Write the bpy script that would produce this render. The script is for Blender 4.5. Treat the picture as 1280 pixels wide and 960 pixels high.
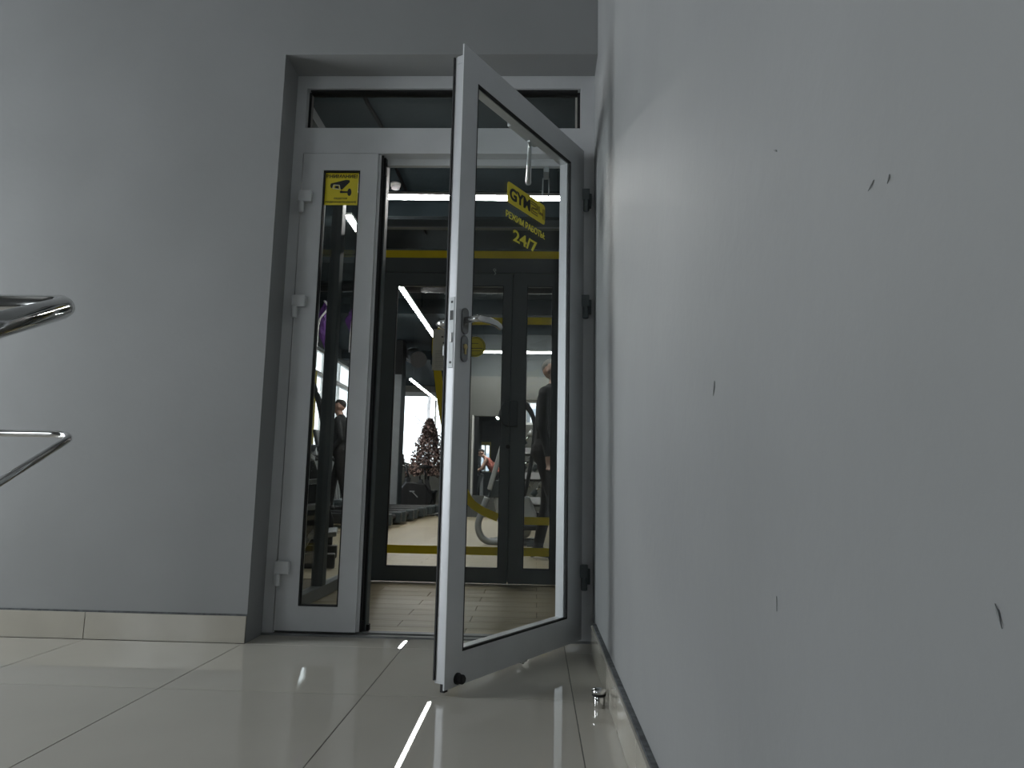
import bpy, bmesh, math, random
from mathutils import Vector, Matrix, Euler
random.seed(7)
PI = math.pi
for o in list(bpy.data.objects): bpy.data.objects.remove(o)
S = bpy.context.scene
COL = S.collection

# ------------------------------------------------------------------ camera
FPX, YAW, PITCH, ROLL = 899.05, 0.0363, 0.1414, 0.0199
cd = bpy.data.cameras.new('camera'); cam = bpy.data.objects.new('camera', cd); COL.objects.link(cam)
cd.sensor_fit = 'HORIZONTAL'; cd.sensor_width = 36.0; cd.lens = 36.0 * FPX / 1280.0
cd.clip_start = 0.02; cd.clip_end = 200
cy, sy, cp, sp = math.cos(YAW), math.sin(YAW), math.cos(PITCH), math.sin(PITCH)
fw = Vector((-sy*cp, cy*cp, sp)); rt = Vector((cy, sy, 0)); up = rt.cross(fw)
r2 = rt*math.cos(ROLL) + up*math.sin(ROLL); u2 = -rt*math.sin(ROLL) + up*math.cos(ROLL)
m = Matrix((r2, u2, -fw)).transposed().to_4x4(); m.translation = (-0.2278, -2.7624, 0.5992)
cam.matrix_world = m
S.camera = cam

# ------------------------------------------------------------------ view, world, lights
vs = S.view_settings
vs.view_transform = 'Standard'; vs.look = 'None'; vs.exposure = 0.0; vs.gamma = 1.0; vs.use_curve_mapping = False
W = bpy.data.worlds.new('world'); S.world = W; W.use_nodes = True
bg = W.node_tree.nodes['Background']
bg.inputs['Color'].default_value = (0.90, 0.95, 1.0, 1); bg.inputs['Strength'].default_value = 3.5   # white overcast winter sky

def area_light(name, loc, rot, sx, sz, power, color):
    l = bpy.data.lights.new(name, 'AREA'); l.shape = 'RECTANGLE'; l.size = sx; l.size_y = sz
    l.energy = power; l.color = color
    o = bpy.data.objects.new(name, l); COL.objects.link(o); o.location = loc; o.rotation_euler = rot
    return o
# daylight through the lobby's side window, then ambient fill through an added second one
area_light('daylight_and_fill', (-4.65, -0.85, 1.35), (0, -PI/2, 0), 2.3, 1.25, 96, (0.93, 0.97, 1.0))
area_light('daylight_and_fill', (-4.65, -5.8, 1.9), (0, -PI/2, 0), 2.3, 2.0, 16, (0.93, 0.97, 1.0))  # ambient fill added from behind the camera

# ------------------------------------------------------------------ materials
def mat(name, col, rough=0.5, metal=0.0, var=0.0, scale=8.0, bump=0.0, bscale=60.0, emit=None, estr=1.0, stretch=None, spec=None, coord='Object'):
    m = bpy.data.materials.new(name); m.use_nodes = True
    nt = m.node_tree; b = nt.nodes['Principled BSDF']
    b.inputs['Base Color'].default_value = (*col, 1); b.inputs['Roughness'].default_value = rough; b.inputs['Metallic'].default_value = metal
    if spec is not None: b.inputs['Specular IOR Level'].default_value = spec
    if emit: b.inputs['Emission Color'].default_value = (*emit, 1); b.inputs['Emission Strength'].default_value = estr
    if var or bump:
        tc = nt.nodes.new('ShaderNodeTexCoord'); mp = nt.nodes.new('ShaderNodeMapping')
        nt.links.new(tc.outputs[coord], mp.inputs['Vector'])
        if stretch: mp.inputs['Scale'].default_value = stretch
    if var:
        n = nt.nodes.new('ShaderNodeTexNoise'); n.inputs['Scale'].default_value = scale; n.inputs['Detail'].default_value = 6
        nt.links.new(mp.outputs['Vector'], n.inputs['Vector'])
        cr = nt.nodes.new('ShaderNodeValToRGB'); e = cr.color_ramp.elements
        e[0].position = 0.3; e[1].position = 0.7
        e[0].color = (*[max(0, c*(1-var)) for c in col], 1); e[1].color = (*[min(1, c*(1+var)) for c in col], 1)
        nt.links.new(n.outputs['Fac'], cr.inputs['Fac']); nt.links.new(cr.outputs['Color'], b.inputs['Base Color'])
    if bump:
        n2 = nt.nodes.new('ShaderNodeTexNoise'); n2.inputs['Scale'].default_value = bscale; n2.inputs['Detail'].default_value = 4
        nt.links.new(mp.outputs['Vector'], n2.inputs['Vector'])
        bp = nt.nodes.new('ShaderNodeBump'); bp.inputs['Strength'].default_value = bump; bp.inputs['Distance'].default_value = 0.01
        nt.links.new(n2.outputs['Fac'], bp.inputs['Height']); nt.links.new(bp.outputs['Normal'], b.inputs['Normal'])
    return m

def glass(name, tint=(0.9, 0.93, 0.92), refl=1.0):
    m = bpy.data.materials.new(name); m.use_nodes = True; nt = m.node_tree
    for n in list(nt.nodes): nt.nodes.remove(n)
    out = nt.nodes.new('ShaderNodeOutputMaterial'); mx = nt.nodes.new('ShaderNodeMixShader')
    tr = nt.nodes.new('ShaderNodeBsdfTransparent'); tr.inputs['Color'].default_value = (*tint, 1)
    gl = nt.nodes.new('ShaderNodeBsdfGlossy'); gl.inputs['Roughness'].default_value = 0.0
    lw = nt.nodes.new('ShaderNodeLayerWeight'); lw.inputs['Blend'].default_value = 0.5    # Schlick, the same from both faces
    pw = nt.nodes.new('ShaderNodeMath'); pw.operation = 'POWER'; pw.inputs[1].default_value = 5.0
    mu = nt.nodes.new('ShaderNodeMath'); mu.operation = 'MULTIPLY_ADD'; mu.inputs[1].default_value = 0.96*refl; mu.inputs[2].default_value = 0.04*refl
    nt.links.new(lw.outputs['Facing'], pw.inputs[0]); nt.links.new(pw.outputs[0], mu.inputs[0]); nt.links.new(mu.outputs[0], mx.inputs['Fac'])
    nt.links.new(tr.outputs[0], mx.inputs[1]); nt.links.new(gl.outputs[0], mx.inputs[2]); nt.links.new(mx.outputs[0], out.inputs['Surface'])
    return m

M = {}
M['wall'] = mat('grey_wall_paint', (0.268, 0.272, 0.273), 0.55, spec=0.25, var=0.05, scale=2.2, bump=0.07, bscale=30)
M['gymwall'] = mat('gym_dark_paint', (0.045, 0.054, 0.057), 0.7, var=0.1, scale=3)
M['gympanel'] = mat('gym_light_paint', (0.095, 0.098, 0.09), 0.7, var=0.05, scale=3)
M['slab'] = mat('painted_concrete', (0.016, 0.024, 0.028), 0.9, spec=0.1, var=0.25, scale=2.5, bump=0.2, bscale=20)
M['lobbyceiling'] = mat('grey_ceiling_paint', (0.45, 0.45, 0.44), 0.8, var=0.05)
M['white'] = mat('white_paint', (0.7, 0.7, 0.68), 0.5, var=0.03)
M['tile'] = mat('polished_tile', (0.455, 0.43, 0.38), 0.012, var=0.05, scale=1.8, spec=0.55)
M['skirt'] = mat('skirting_tile', (0.42, 0.395, 0.34), 0.12, var=0.06, scale=5)
M['grout'] = mat('grout', (0.10, 0.095, 0.085), 0.9, var=0.2, scale=30)
M['brown_grout'] = mat('brown_grout', (0.13, 0.11, 0.08), 0.9, var=0.2, scale=30)
M['dirty'] = mat('dirty_grout', (0.09, 0.095, 0.10), 0.9, var=0.5, scale=40)
M['plank'] = mat('wood_plank_tile', (0.36, 0.305, 0.20), 0.5, spec=0.3, var=0.25, scale=5, stretch=(0.6, 9, 1))
M['frame'] = mat('grey_powder_coat', (0.55, 0.56, 0.57), 0.42, var=0.05, scale=6)
M['alu'] = mat('raw_aluminium', (0.60, 0.61, 0.63), 0.38, metal=0.55, var=0.06, scale=20, stretch=(1, 1, 0.1))
M['thresh'] = mat('worn_threshold', (0.16, 0.165, 0.165), 0.5, var=0.25, scale=15)
M['darkframe'] = mat('anthracite_frame', (0.105, 0.123, 0.13), 0.45, var=0.06, scale=6)
M['gasket'] = mat('black_rubber', (0.008, 0.008, 0.009), 0.7, var=0.2, scale=20)
M['chrome'] = mat('chrome', (0.66, 0.66, 0.655), 0.08, metal=1.0, var=0.03, scale=10)
M['steel'] = mat('brushed_steel', (0.52, 0.52, 0.51), 0.28, metal=1.0, var=0.05, scale=30)
M['darksteel'] = mat('dark_steel', (0.22, 0.22, 0.22), 0.25, metal=1.0, var=0.05)
M['brass'] = mat('brass', (0.55, 0.43, 0.2), 0.3, metal=1.0, var=0.05)
M['sign'] = mat('yellow_sign_film', (0.80, 0.66, 0.03), 0.45, var=0.03, scale=10)
M['yellow'] = mat('yellow_film', (0.85, 0.65, 0.01), 0.45, var=0.04, scale=10)
M['yellow2'] = mat('yellow_lettering', (0.78, 0.70, 0.06), 0.5, var=0.04, scale=10)
M['gold'] = mat('ochre_print', (0.20, 0.13, 0.01), 0.5, var=0.05)
M['ink'] = mat('black_ink', (0.012, 0.012, 0.014), 0.5, var=0.1)
M['inkgrey'] = mat('grey_ink', (0.12, 0.12, 0.12), 0.6, var=0.1)
M['paper'] = mat('paper', (0.78, 0.76, 0.66), 0.8, var=0.04)
M['black'] = mat('black_plastic', (0.014, 0.015, 0.017), 0.45, var=0.2, scale=8)
M['blacksoft'] = mat('black_vinyl', (0.012, 0.012, 0.014), 0.6, var=0.2, scale=12)
M['greyp'] = mat('grey_plastic', (0.30, 0.32, 0.33), 0.4, var=0.06)
M['silver'] = mat('silver_paint', (0.52, 0.54, 0.55), 0.3, metal=0.3, var=0.05)
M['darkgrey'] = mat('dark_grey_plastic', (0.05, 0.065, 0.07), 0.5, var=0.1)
M['purple'] = mat('purple_cloth', (0.10, 0.028, 0.19), 0.6, var=0.35, scale=14)
M['whitecord'] = mat('white_cord', (0.75, 0.74, 0.76), 0.6, var=0.05)
M['led'] = mat('led_diffuser', (0.9, 0.9, 0.9), 0.5, emit=(1.0, 0.98, 0.95), estr=90, var=0.01)
M['skin'] = mat('skin', (0.50, 0.31, 0.24), 0.55, var=0.08, scale=20)
M['hairgrey'] = mat('grey_hair', (0.22, 0.21, 0.20), 0.8, var=0.3, scale=60)
M['hairdark'] = mat('dark_hair', (0.02, 0.016, 0.013), 0.7, var=0.3, scale=60)
M['jacket'] = mat('black_jacket', (0.010, 0.011, 0.013), 0.85, var=0.3, scale=12)
M['trousers'] = mat('dark_trousers', (0.013, 0.011, 0.011), 0.9, var=0.3, scale=12)
M['shoe'] = mat('black_shoe', (0.01, 0.01, 0.01), 0.5, var=0.1)
M['pink'] = mat('coral_shirt', (0.42, 0.13, 0.10), 0.8, var=0.1)
M['leafbrown'] = mat('brown_tuft', (0.10, 0.062, 0.053), 0.8, var=0.3, scale=20)
M['leafpink'] = mat('flocked_tuft', (0.52, 0.35, 0.30), 0.8, var=0.2, scale=20)
M['facade'] = mat('pale_facade', (0.62, 0.62, 0.64), 0.9, var=0.06, scale=1)
M['facadedark'] = mat('facade_glass', (0.3, 0.33, 0.36), 0.3, var=0.1)
M['bark'] = mat('pale_bark', (0.42, 0.40, 0.40), 0.9, var=0.2, scale=5)
M['snow'] = mat('snow', (0.85, 0.87, 0.9), 0.9, var=0.03, scale=2, bump=0.2, bscale=3)
M['blind'] = mat('yellow_blind', (0.62, 0.52, 0.14), 0.8, var=0.1)
M['cable'] = mat('black_cable', (0.003, 0.003, 0.0035), 0.8, spec=0.05, var=0.1)
M['rubber'] = mat('rubber_floor_mat', (0.03, 0.032, 0.033), 0.8, var=0.3, scale=90)
M['scuff'] = mat('scuff', (0.175, 0.18, 0.183), 0.8, var=0.3, scale=80)
G = {'clear': glass('clear_glass', (0.94, 0.955, 0.95), 0.4), 'inner': glass('inner_glass', (0.95, 0.965, 0.96), 0.5), 'win': glass('window_glass', (0.97, 0.98, 0.98), 0.6)}

# ------------------------------------------------------------------ helpers
class MB:
    """collects shapes in one bmesh; build() links them as one mesh object"""
    def __init__(s): s.b = bmesh.new()
    def box(s, a, c, rot=None, mi=0):
        a = Vector(a); c = Vector(c); lo = Vector([min(a[i], c[i]) for i in range(3)]); hi = Vector([max(a[i], c[i]) for i in range(3)])
        r = bmesh.ops.create_cube(s.b, size=1.0); vs_ = r['verts']; ce = (lo+hi)/2; d = hi-lo
        for v in vs_:
            p = Vector((v.co.x*d.x, v.co.y*d.y, v.co.z*d.z))
            v.co = ce + (rot @ p if rot else p)
        if mi:
            for f in {f for v in vs_ for f in v.link_faces}: f.material_index = mi
        return s
    def beam(s, p0, p1, w, h):
        p0 = Vector(p0); p1 = Vector(p1); d = p1-p0; L = d.length; z = d.normalized()
        x = z.cross(Vector((0, 0, 1))); x = x.normalized() if x.length > 1e-4 else Vector((1, 0, 0)); y = z.cross(x)
        R = Matrix((x, y, z)).transposed(); ce = (p0+p1)/2
        return s.box(ce-Vector((w/2, h/2, L/2)), ce+Vector((w/2, h/2, L/2)), R)
    def tube(s, pts, r, seg=10, closed=False, cap=True):
        pts = [Vector(p) for p in pts]; n = len(pts); rs = r if isinstance(r, (list, tuple)) else [r]*n
        rings = []; prev = None
        for i, p in enumerate(pts):
            if closed: t = pts[(i+1) % n]-pts[i-1]
            else: t = (pts[min(i+1, n-1)]-pts[max(i-1, 0)])
            t.normalize()
            if prev is None:
                a = Vector((0, 0, 1)) if abs(t.z) < 0.9 else Vector((1, 0, 0))
                x = t.cross(a).normalized()
            else:
                x = prev - t*prev.dot(t); x.normalize()
            prev = x; y = t.cross(x)
            rings.append([s.b.verts.new(p + (x*math.cos(2*PI*k/seg)+y*math.sin(2*PI*k/seg))*rs[i]) for k in range(seg)])
        m_ = n if closed else n-1
        for i in range(m_):
            A, B = rings[i], rings[(i+1) % n]
            for k in range(seg):
                f = s.b.faces.new((A[k], A[(k+1) % seg], B[(k+1) % seg], B[k])); f.smooth = True
        if cap and not closed:
            s.b.faces.new(rings[0][::-1]); s.b.faces.new(rings[-1])
        return s
    def cyl(s, p0, p1, r0, r1=None, seg=20):
        return s.tube([p0, p1], [r0, r0 if r1 is None else r1], seg)
    def lathe(s, c, prof, seg=24, axis='Z'):
        c = Vector(c); rings = []
        for (r, h) in prof:
            ring = []
            for k in range(seg):
                a = 2*PI*k/seg; p = Vector((r*math.cos(a), r*math.sin(a), h))
                if axis == 'Y': p = Vector((p.x, p.z, -p.y))
                if axis == 'X': p = Vector((p.z, p.y, -p.x))
                ring.append(s.b.verts.new(c+p))
            rings.append(ring)
        for A, B in zip(rings, rings[1:]):
            for k in range(seg):
                f = s.b.faces.new((A[k], A[(k+1) % seg], B[(k+1) % seg], B[k])); f.smooth = True
        s.b.faces.new(rings[0][::-1]); s.b.faces.new(rings[-1])
        return s
    def prism(s, poly, o, ux, uy, th):
        """polygon in plane (o,ux,uy) extruded by th along ux x uy"""
        o = Vector(o); ux = Vector(ux); uy = Vector(uy); n = ux.cross(uy)*th
        A = [s.b.verts.new(o+ux*p[0]+uy*p[1]) for p in poly]; B = [s.b.verts.new(v.co+n) for v in A]
        k = len(poly)
        s.b.faces.new(A[::-1]); s.b.faces.new(B)
        for i in range(k): s.b.faces.new((A[i], A[(i+1) % k], B[(i+1) % k], B[i]))
        return s
    def ribbon(s, pts, w, o, ux, uy, th):
        """flat strip of width w along a 2d polyline"""
        P = [Vector((p[0], p[1])) for p in pts]; L, R = [], []
        for i, p in enumerate(P):
            t = (P[min(i+1, len(P)-1)]-P[max(i-1, 0)]).normalized(); n = Vector((-t.y, t.x))
            L.append(p+n*w/2); R.append(p-n*w/2)
        for i in range(len(P)-1): s.prism([L[i], R[i], R[i+1], L[i+1]], o, ux, uy, th)
        return s
    def ring_frame(s, x0, x1, z0, z1, w, y0, y1, wt=None, wb=None):
        """rectangular frame in the XZ plane: outer x0..x1, z0..z1, member width w"""
        wt = w if wt is None else wt; wb = w if wb is None else wb
        s.box((x0, y0, z0), (x0+w, y1, z1)); s.box((x1-w, y0, z0), (x1, y1, z1))
        s.box((x0+w, y0, z0), (x1-w, y1, z0+wb)); s.box((x0+w, y0, z1-wt), (x1-w, y1, z1))
        return s
    def sphere(s, c, r, sc=(1, 1, 1), seg=14):
        r_ = bmesh.ops.create_uvsphere(s.b, u_segments=seg, v_segments=max(6, seg//2+2), radius=r)
        for v in r_['verts']: v.co = Vector((v.co.x*sc[0], v.co.y*sc[1], v.co.z*sc[2]))+Vector(c)
        for f in {f for v in r_['verts'] for f in v.link_faces}: f.smooth = True
        return s
    def build(s, name, m_, parent=None, bevel=0.0, kind=None):
        bmesh.ops.recalc_face_normals(s.b, faces=s.b.faces)
        me = bpy.data.meshes.new(name); s.b.to_mesh(me); s.b.free()
        for x in (m_ if isinstance(m_, (list, tuple)) else [m_]): me.materials.append(x)
        o = bpy.data.objects.new(name, me); COL.objects.link(o)
        if parent: o.parent = parent
        if bevel:
            bv = o.modifiers.new('bevel', 'BEVEL'); bv.width = bevel; bv.segments = 2; bv.limit_method = 'ANGLE'; bv.angle_limit = 0.7
        if kind: o['kind'] = kind
        return o

def tag(o, label, cat, group=None, kind=None):
    o['label'] = label; o['category'] = cat
    if group: o['group'] = group
    if kind: o['kind'] = kind
    return o
def thing(name, label, cat, loc=(0, 0, 0), rz=0.0, group=None, kind=None):
    o = bpy.data.objects.new(name, None); COL.objects.link(o); o.empty_display_size = 0.1
    o.location = loc; o.rotation_euler = (0, 0, rz)
    return tag(o, label, cat, group, kind)
def struct(o, label, cat): return tag(o, label, cat, kind='structure')
def dup(root, loc, rz, label, group=None):
    r = root.copy(); COL.objects.link(r); r.location = loc; r.rotation_euler = (0, 0, rz); r['label'] = label
    if group: r['group'] = group
    for ch in list(root.children):
        c = ch.copy(); COL.objects.link(c); c.parent = r
        for g in ch.children:
            d = g.copy(); COL.objects.link(d); d.parent = c
    return r
def text(name, body, size, m_, parent, o, rx, ry, bold=0.0, width=None, height=None, depth=0.0004, shear=0.0):
    """flat lettering: centre at o, reading along rx, upright along ry; stretched to width x height when given"""
    c = bpy.data.curves.new(name, 'FONT'); c.body = body; c.size = size; c.align_x = 'CENTER'; c.align_y = 'CENTER'
    c.offset = bold; c.extrude = depth; c.shear = shear; c.resolution_u = 4
    t = bpy.data.objects.new(name, c); COL.objects.link(t)
    dg = bpy.context.evaluated_depsgraph_get(); dg.update()
    me = bpy.data.meshes.new_from_object(t.evaluated_get(dg)); bpy.data.objects.remove(t)
    xs = [v.co.x for v in me.vertices]; ys = [v.co.y for v in me.vertices]
    cx, cy_ = (min(xs)+max(xs))/2, (min(ys)+max(ys))/2
    kx = width/(max(xs)-min(xs)) if width else 1.0; ky = height/(max(ys)-min(ys)) if height else (kx if width else 1.0)
    rx = Vector(rx); ry = Vector(ry); n = rx.cross(ry); o = Vector(o)
    for v in me.vertices: v.co = o + rx*((v.co.x-cx)*kx) + ry*((v.co.y-cy_)*ky) + n*v.co.z
    me.materials.clear(); me.materials.append(m_); me.name = name
    ob = bpy.data.objects.new(name, me); COL.objects.link(ob)
    if parent: ob.parent = parent
    return ob
def copies(name, mesh, m_, spots, parent):
    for p in spots:
        o = bpy.data.objects.new(name, mesh); COL.objects.link(o); o.location = p; o.parent = parent

# ------------------------------------------------------------------ lobby shell
NW, NH = 1.306, 2.376          # door niche width, height
LX = -4.4                       # lobby side wall
LC = 4.0                        # lobby ceiling
b = MB(); b.box((LX-.2, 0, 0), (-NW, 0.26, LC)); b.box((-NW, 0, NH), (0.0, 0.26, LC))
w = struct(b.build('wall_back', M['wall']), 'grey painted wall with the recessed doorway', 'wall')
b = MB(); b.box((0, -8.2, 0), (0.16, 1.86, LC))
wr = struct(b.build('wall_right', M['wall']), 'grey painted wall on the right with a few scuffs', 'wall')
for (y, z, l, a, t) in ((-2.095, .927, .006, -.6, .001), (-2.308, .803, .003, .9, .0008), (-1.834, .73, .010, 1.1, .003), (-2.39, .541, .006, 1.9, .0008), (-2.057, .495, .007, 1.5, .0006), (-2.284, .809, .005, .4, .0006)):
    b = MB(); c, s_ = math.cos(a), math.sin(a); L = l
    b.prism([(-L*c+t*.3*s_, -L*s_-t*.3*c), (L*.3*c+t*s_, L*.3*s_-t*c), (L*c, L*s_), (L*.2*c-t*s_, L*.2*s_+t*c)], (-0.0006, y, z), (0, -1, 0), (0, 0, 1), 0.0005)
    b.build('scuff_mark', M['scuff'], wr)
b = MB()
b.box((LX-.2, -8.2, 0), (LX, -6.9, LC)); b.box((LX-.2, -4.7, 0), (LX, -1.7, LC)); b.box((LX-.2, -6.9, 0), (LX, -4.7, 0.7)); b.box((LX-.2, -6.9, 3.1), (LX, -4.7, LC)); b.box((LX-.2, -0.2, 0), (LX, 0, LC)); b.box((LX-.2, -1.7, 0), (LX, -0.2, 0.2)); b.box((LX-.2, -1.7, 2.9), (LX, -0.2, LC))
struct(b.build('wall_left', M['wall']), 'grey painted side wall of the lobby with a tall window', 'wall')
b = MB(); b.box((LX, -8.2, 0), (0, -8, LC))
struct(b.build('wall_front', M['wall']), 'grey painted lobby wall opposite the doorway', 'wall')
b = MB(); b.box((LX-.2, -8.2, LC), (0.16, 0.26, LC+.1)); struct(b.build('ceiling', M['lobbyceiling']), 'white ceiling of the lobby', 'ceiling')
def plain_window(name, ax, x, y0, y1, z0, z1, ncol, label, rails=()):
    """window in plane X=x (ax 'X') or Y=x (ax 'Y'), from y0..y1 along the wall"""
    r = thing(name, label, 'window', kind='structure')
    def pt(a, n, z): return (x+n, a, z) if ax == 'X' else (a, x+n, z)
    f = MB(); w_ = .05
    f.box(pt(y0, -.03, z0), pt(y0+w_, .03, z1)); f.box(pt(y1-w_, -.03, z0), pt(y1, .03, z1))
    f.box(pt(y0+w_, -.03, z0), pt(y1-w_, .03, z0+w_)); f.box(pt(y0+w_, -.03, z1-w_), pt(y1-w_, .03, z1))
    f.build('window_frame', M['white'], r)
    zs = [z0+w_] + [q for q in rails] + [z1-w_]
    for q in rails: MB().box(pt(y0+w_, -.03, q-.05), pt(y1-w_, .03, q+.05)).build('window_rail', M['greyp'], r)
    st = (y1-y0-2*w_)/ncol
    for i in range(1, ncol):
        a = y0+w_+i*st; MB().box(pt(a-.025, -.028, z0+w_), pt(a+.025, .028, z1-w_)).build('mullion', M['white'], r)
    for i in range(ncol):
        for za, zb in zip(zs, zs[1:]):
            e0 = .05 if za != z0+w_ else 0; e1 = .05 if zb != z1-w_ else 0
            a0 = y0+w_+i*st+(.025 if i else 0); a1 = y0+w_+(i+1)*st-(.025 if i < ncol-1 else 0)
            MB().box(pt(a0, -.003, za+e0), pt(a1, .003, zb-e1)).build('pane', G['win'], r)
    return r
plain_window('window_1', 'X', LX-.1, -1.7, -0.2, 0.2, 2.9, 2, 'tall lobby window in the side wall')
plain_window('added_window_2', 'X', LX-.1, -6.9, -4.7, 0.7, 3.1, 2, 'unseen second lobby window in the side wall, added for ambient light')  # window added out of view to go with the ambient fill

# floor: grout bed, every tile a piece
fl = MB().box((LX-.2, -8.2, -0.1), (0.0, 0.19, -0.0012)).build('floor', M['grout'])
struct(fl, 'polished cream tile floor of the lobby', 'floor')
xs = [0.0]; k = 0
while True:
    x = -.1129-.6*k
    if x < LX: break
    xs.append(x); k += 1
xs.append(LX)
ys = [-8.0] + [-.6119-.6*k for k in range(12, -1, -1)] + [-.0119]
cache = {}
def tile_mesh(w_, h_, t_, m_, name, wav=0):
    key = (round(w_, 3), round(h_, 3), name)
    if key not in cache:
        b = bmesh.new(); r = bmesh.ops.create_cube(b, size=1)
        for v in b.verts: v.co = Vector((v.co.x*w_, v.co.y*h_, (v.co.z-.5)*t_))
        bmesh.ops.bevel(b, geom=[e for e in b.edges if all(v.co.z > -1e-6 for v in e.verts)], offset=0.0004, segments=1, affect='EDGES')
        me = bpy.data.meshes.new(name); b.to_mesh(me); b.free(); me.materials.append(m_); cache[key] = me
    return cache[key]
def lay(xa, xb, ya, yb, name, m_, parent, g=.0014, z=0.0):
    if xb-xa < .02 or yb-ya < .02: return
    me = tile_mesh(xb-xa-2*g, yb-ya-2*g, .008, m_, name)
    o = bpy.data.objects.new(name, me); COL.objects.link(o); o.parent = parent
    o.location = ((xa+xb)/2, (ya+yb)/2, z)
for xb, xa in zip(xs, xs[1:]):
    for ya, yb in zip(ys, ys[1:]):
        if yb < -5.5: continue
        lay(xa, xb, ya, yb, 'floor_tile', M['tile'], fl)
b_cols = [(-NW, -1.3129+.6)] + [(-.7129, -.1129), (-.1129, 0)]
for xa, xb in b_cols: lay(xa, xb, -.0119, .155, 'floor_tile', M['tile'], fl)

# skirting tiles, standing proud of the wall
sk = MB().box((LX, -.004, 0), (-NW, -.0005, .1045)).build('baseboard_left', M['dirty']); struct(sk, 'cream tile skirting left of the doorway', 'baseboard')
x = -NW; k = 0
while x > LX+.1:
    xa = max(-1.92-.6*k, LX); MB().box((xa+.0015, -.011, .001), (x-(.0015 if k else 0), -.004, .098)).build('skirting_tile', M['skirt'], sk, bevel=.001)
    x = xa; k += 1
sk = MB().box((-.013, -8, 0), (-.0003, -.01, .104)).build('baseboard_right', M['dirty']); struct(sk, 'cream tile skirting along the right wall with dirty top edge', 'baseboard')
y = -.012; k = 0
while y > -5.5:
    ya = -.6119-.6*k; MB().box((-.020, ya+.0015, .001), (-.013, y-.0015, .099)).build('skirting_tile', M['skirt'], sk, bevel=.001)
    y = ya; k += 1

# ------------------------------------------------------------------ entrance door (door_1)
d1 = thing('door_1', 'grey aluminium entrance door with narrow side panel, its main leaf standing open', 'door', kind='structure')
FY = .16
b = MB()
b.box((-NW, FY, 0), (-1.262, FY+.07, NH)); b.box((-.06, FY, 0), (0, FY+.07, NH))
b.box((-1.262, FY, 2.318), (-.06, FY+.07, NH)); b.box((-1.262, FY, 2.016), (-.06, FY+.07, 2.133))
# stepped rebates round the two openings
b.box((-.098, FY+.05, .01), (-.06, FY+.075, 2.016)); b.box((-1.262, FY+.052, 1.985), (-.098, FY+.075, 2.016))
b.build('door_frame', M['frame'], d1)
b = MB(); b.box((-1.262, FY+.035, 2.133), (-1.25, FY+.06, 2.318)); b.box((-.072, FY+.035, 2.133), (-.06, FY+.06, 2.318)); b.box((-1.25, FY+.012, 2.31), (-.072, FY+.06, 2.318)); b.box((-1.25, FY+.03, 2.133), (-.072, FY+.045, 2.138))
b.build('transom_gasket', M['gasket'], d1)
MB().box((-1.25, FY+.03, 2.138), (-.072, FY+.036, 2.31)).build('transom_pane', G['inner'], d1)
b = MB(); b.box((-NW, FY-.012, -.003), (0, FY+.085, .008)); b.box((-NW, FY+.02, .008), (0, FY+.06, .014))
b.build('threshold', M['thresh'], d1, bevel=.002)
# fixed side sash
x0, x1, z0, z1 = -1.257, -.932, .018, 2.012
gx0, gx1, gz0, gz1 = -1.166, -1.006, .113, 1.936
b = MB()
for (a, c) in (((x0, z0), (gx0, z1)), ((gx1, z0), (x1, z1)), ((gx0, z0), (gx1, gz0)), ((gx0, gz1), (gx1, z1))):
    b.box((a[0], FY-.006, a[1]), (c[0], FY+.045, c[1]))
b.box((x1, FY+.006, z0), (x1+.012, FY+.045, z1))
b.build('side_panel', M['frame'], d1)
sp_ = [o for o in d1.children if o.name.startswith('side_panel')][0]
b = MB(); g = .006
for (a, c) in (((gx0, gz0), (gx0+g, gz1)), ((gx1-g, gz0), (gx1, gz1)), ((gx0, gz0), (gx1, gz0+g)), ((gx0, gz1-g), (gx1, gz1))): b.box((a[0], FY-.002, a[1]), (c[0], FY+.02, c[1]))
b.box((x1+.012, FY+.012, z0), (x1+.02, FY+.022, z1)); b.box((x1+.014, FY+.035, z0), (x1+.026, FY+.046, z1))
b.build('gasket', M['gasket'], sp_)
MB().box((gx0+g, FY+.012, gz0+g), (gx1-g, FY+.018, gz1-g)).build('pane', G['clear'], sp_)
b = MB(); b.box((x1-.03, FY+.045, z0-.004), (x1+.03, FY+.1, z1)); b.build('closing_profile', M['darkframe'], sp_, bevel=.002)
b = MB(); b.box((x1+.002, FY+.02, z0+.001), (x1+.024, FY+.04, z0+.04)); b.box((x1+.004, FY+.05, z0-.003), (x1+.04, FY+.08, z0+.02)); b.build('end_cap', M['gasket'], sp_)
b = MB(); b.box((x1+.013, FY+.028, 1.93), (x1+.03, FY+.05, 1.985)); b.build('bolt_keep', M['gasket'], sp_)
for z in (1.79, 1.33, .242):
    b = MB(); b.box((-1.262, FY-.032, z-.005), (-1.205, FY-.008, z+.045)); b.lathe((-1.249, FY-.024, z-.05), [(.010, 0), (.0125, .002), (.0125, .044), (.012, .046)], 16)
    b.box((-1.257, FY-.012, z+.0), (-1.21, FY-.004, z+.04))
    b.build('hinge', M['frame'], d1, bevel=.002)
for z in (1.80, 1.34, .255):
    b = MB(); b.box((-.074, FY-.036, z-.002), (-.022, FY-.014, z+.046)); b.lathe((-.036, FY-.028, z-.052), [(.010, 0), (.0125, .002), (.0125, .048), (.012, .05)], 16)
    b.box((-.04, FY-.02, z-.03), (-.012, FY-.0, z+.03))
    b.build('hinge', M['darkframe'], d1, bevel=.002)  # shade behind the open leaf put into these hinges by a darker colour

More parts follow.
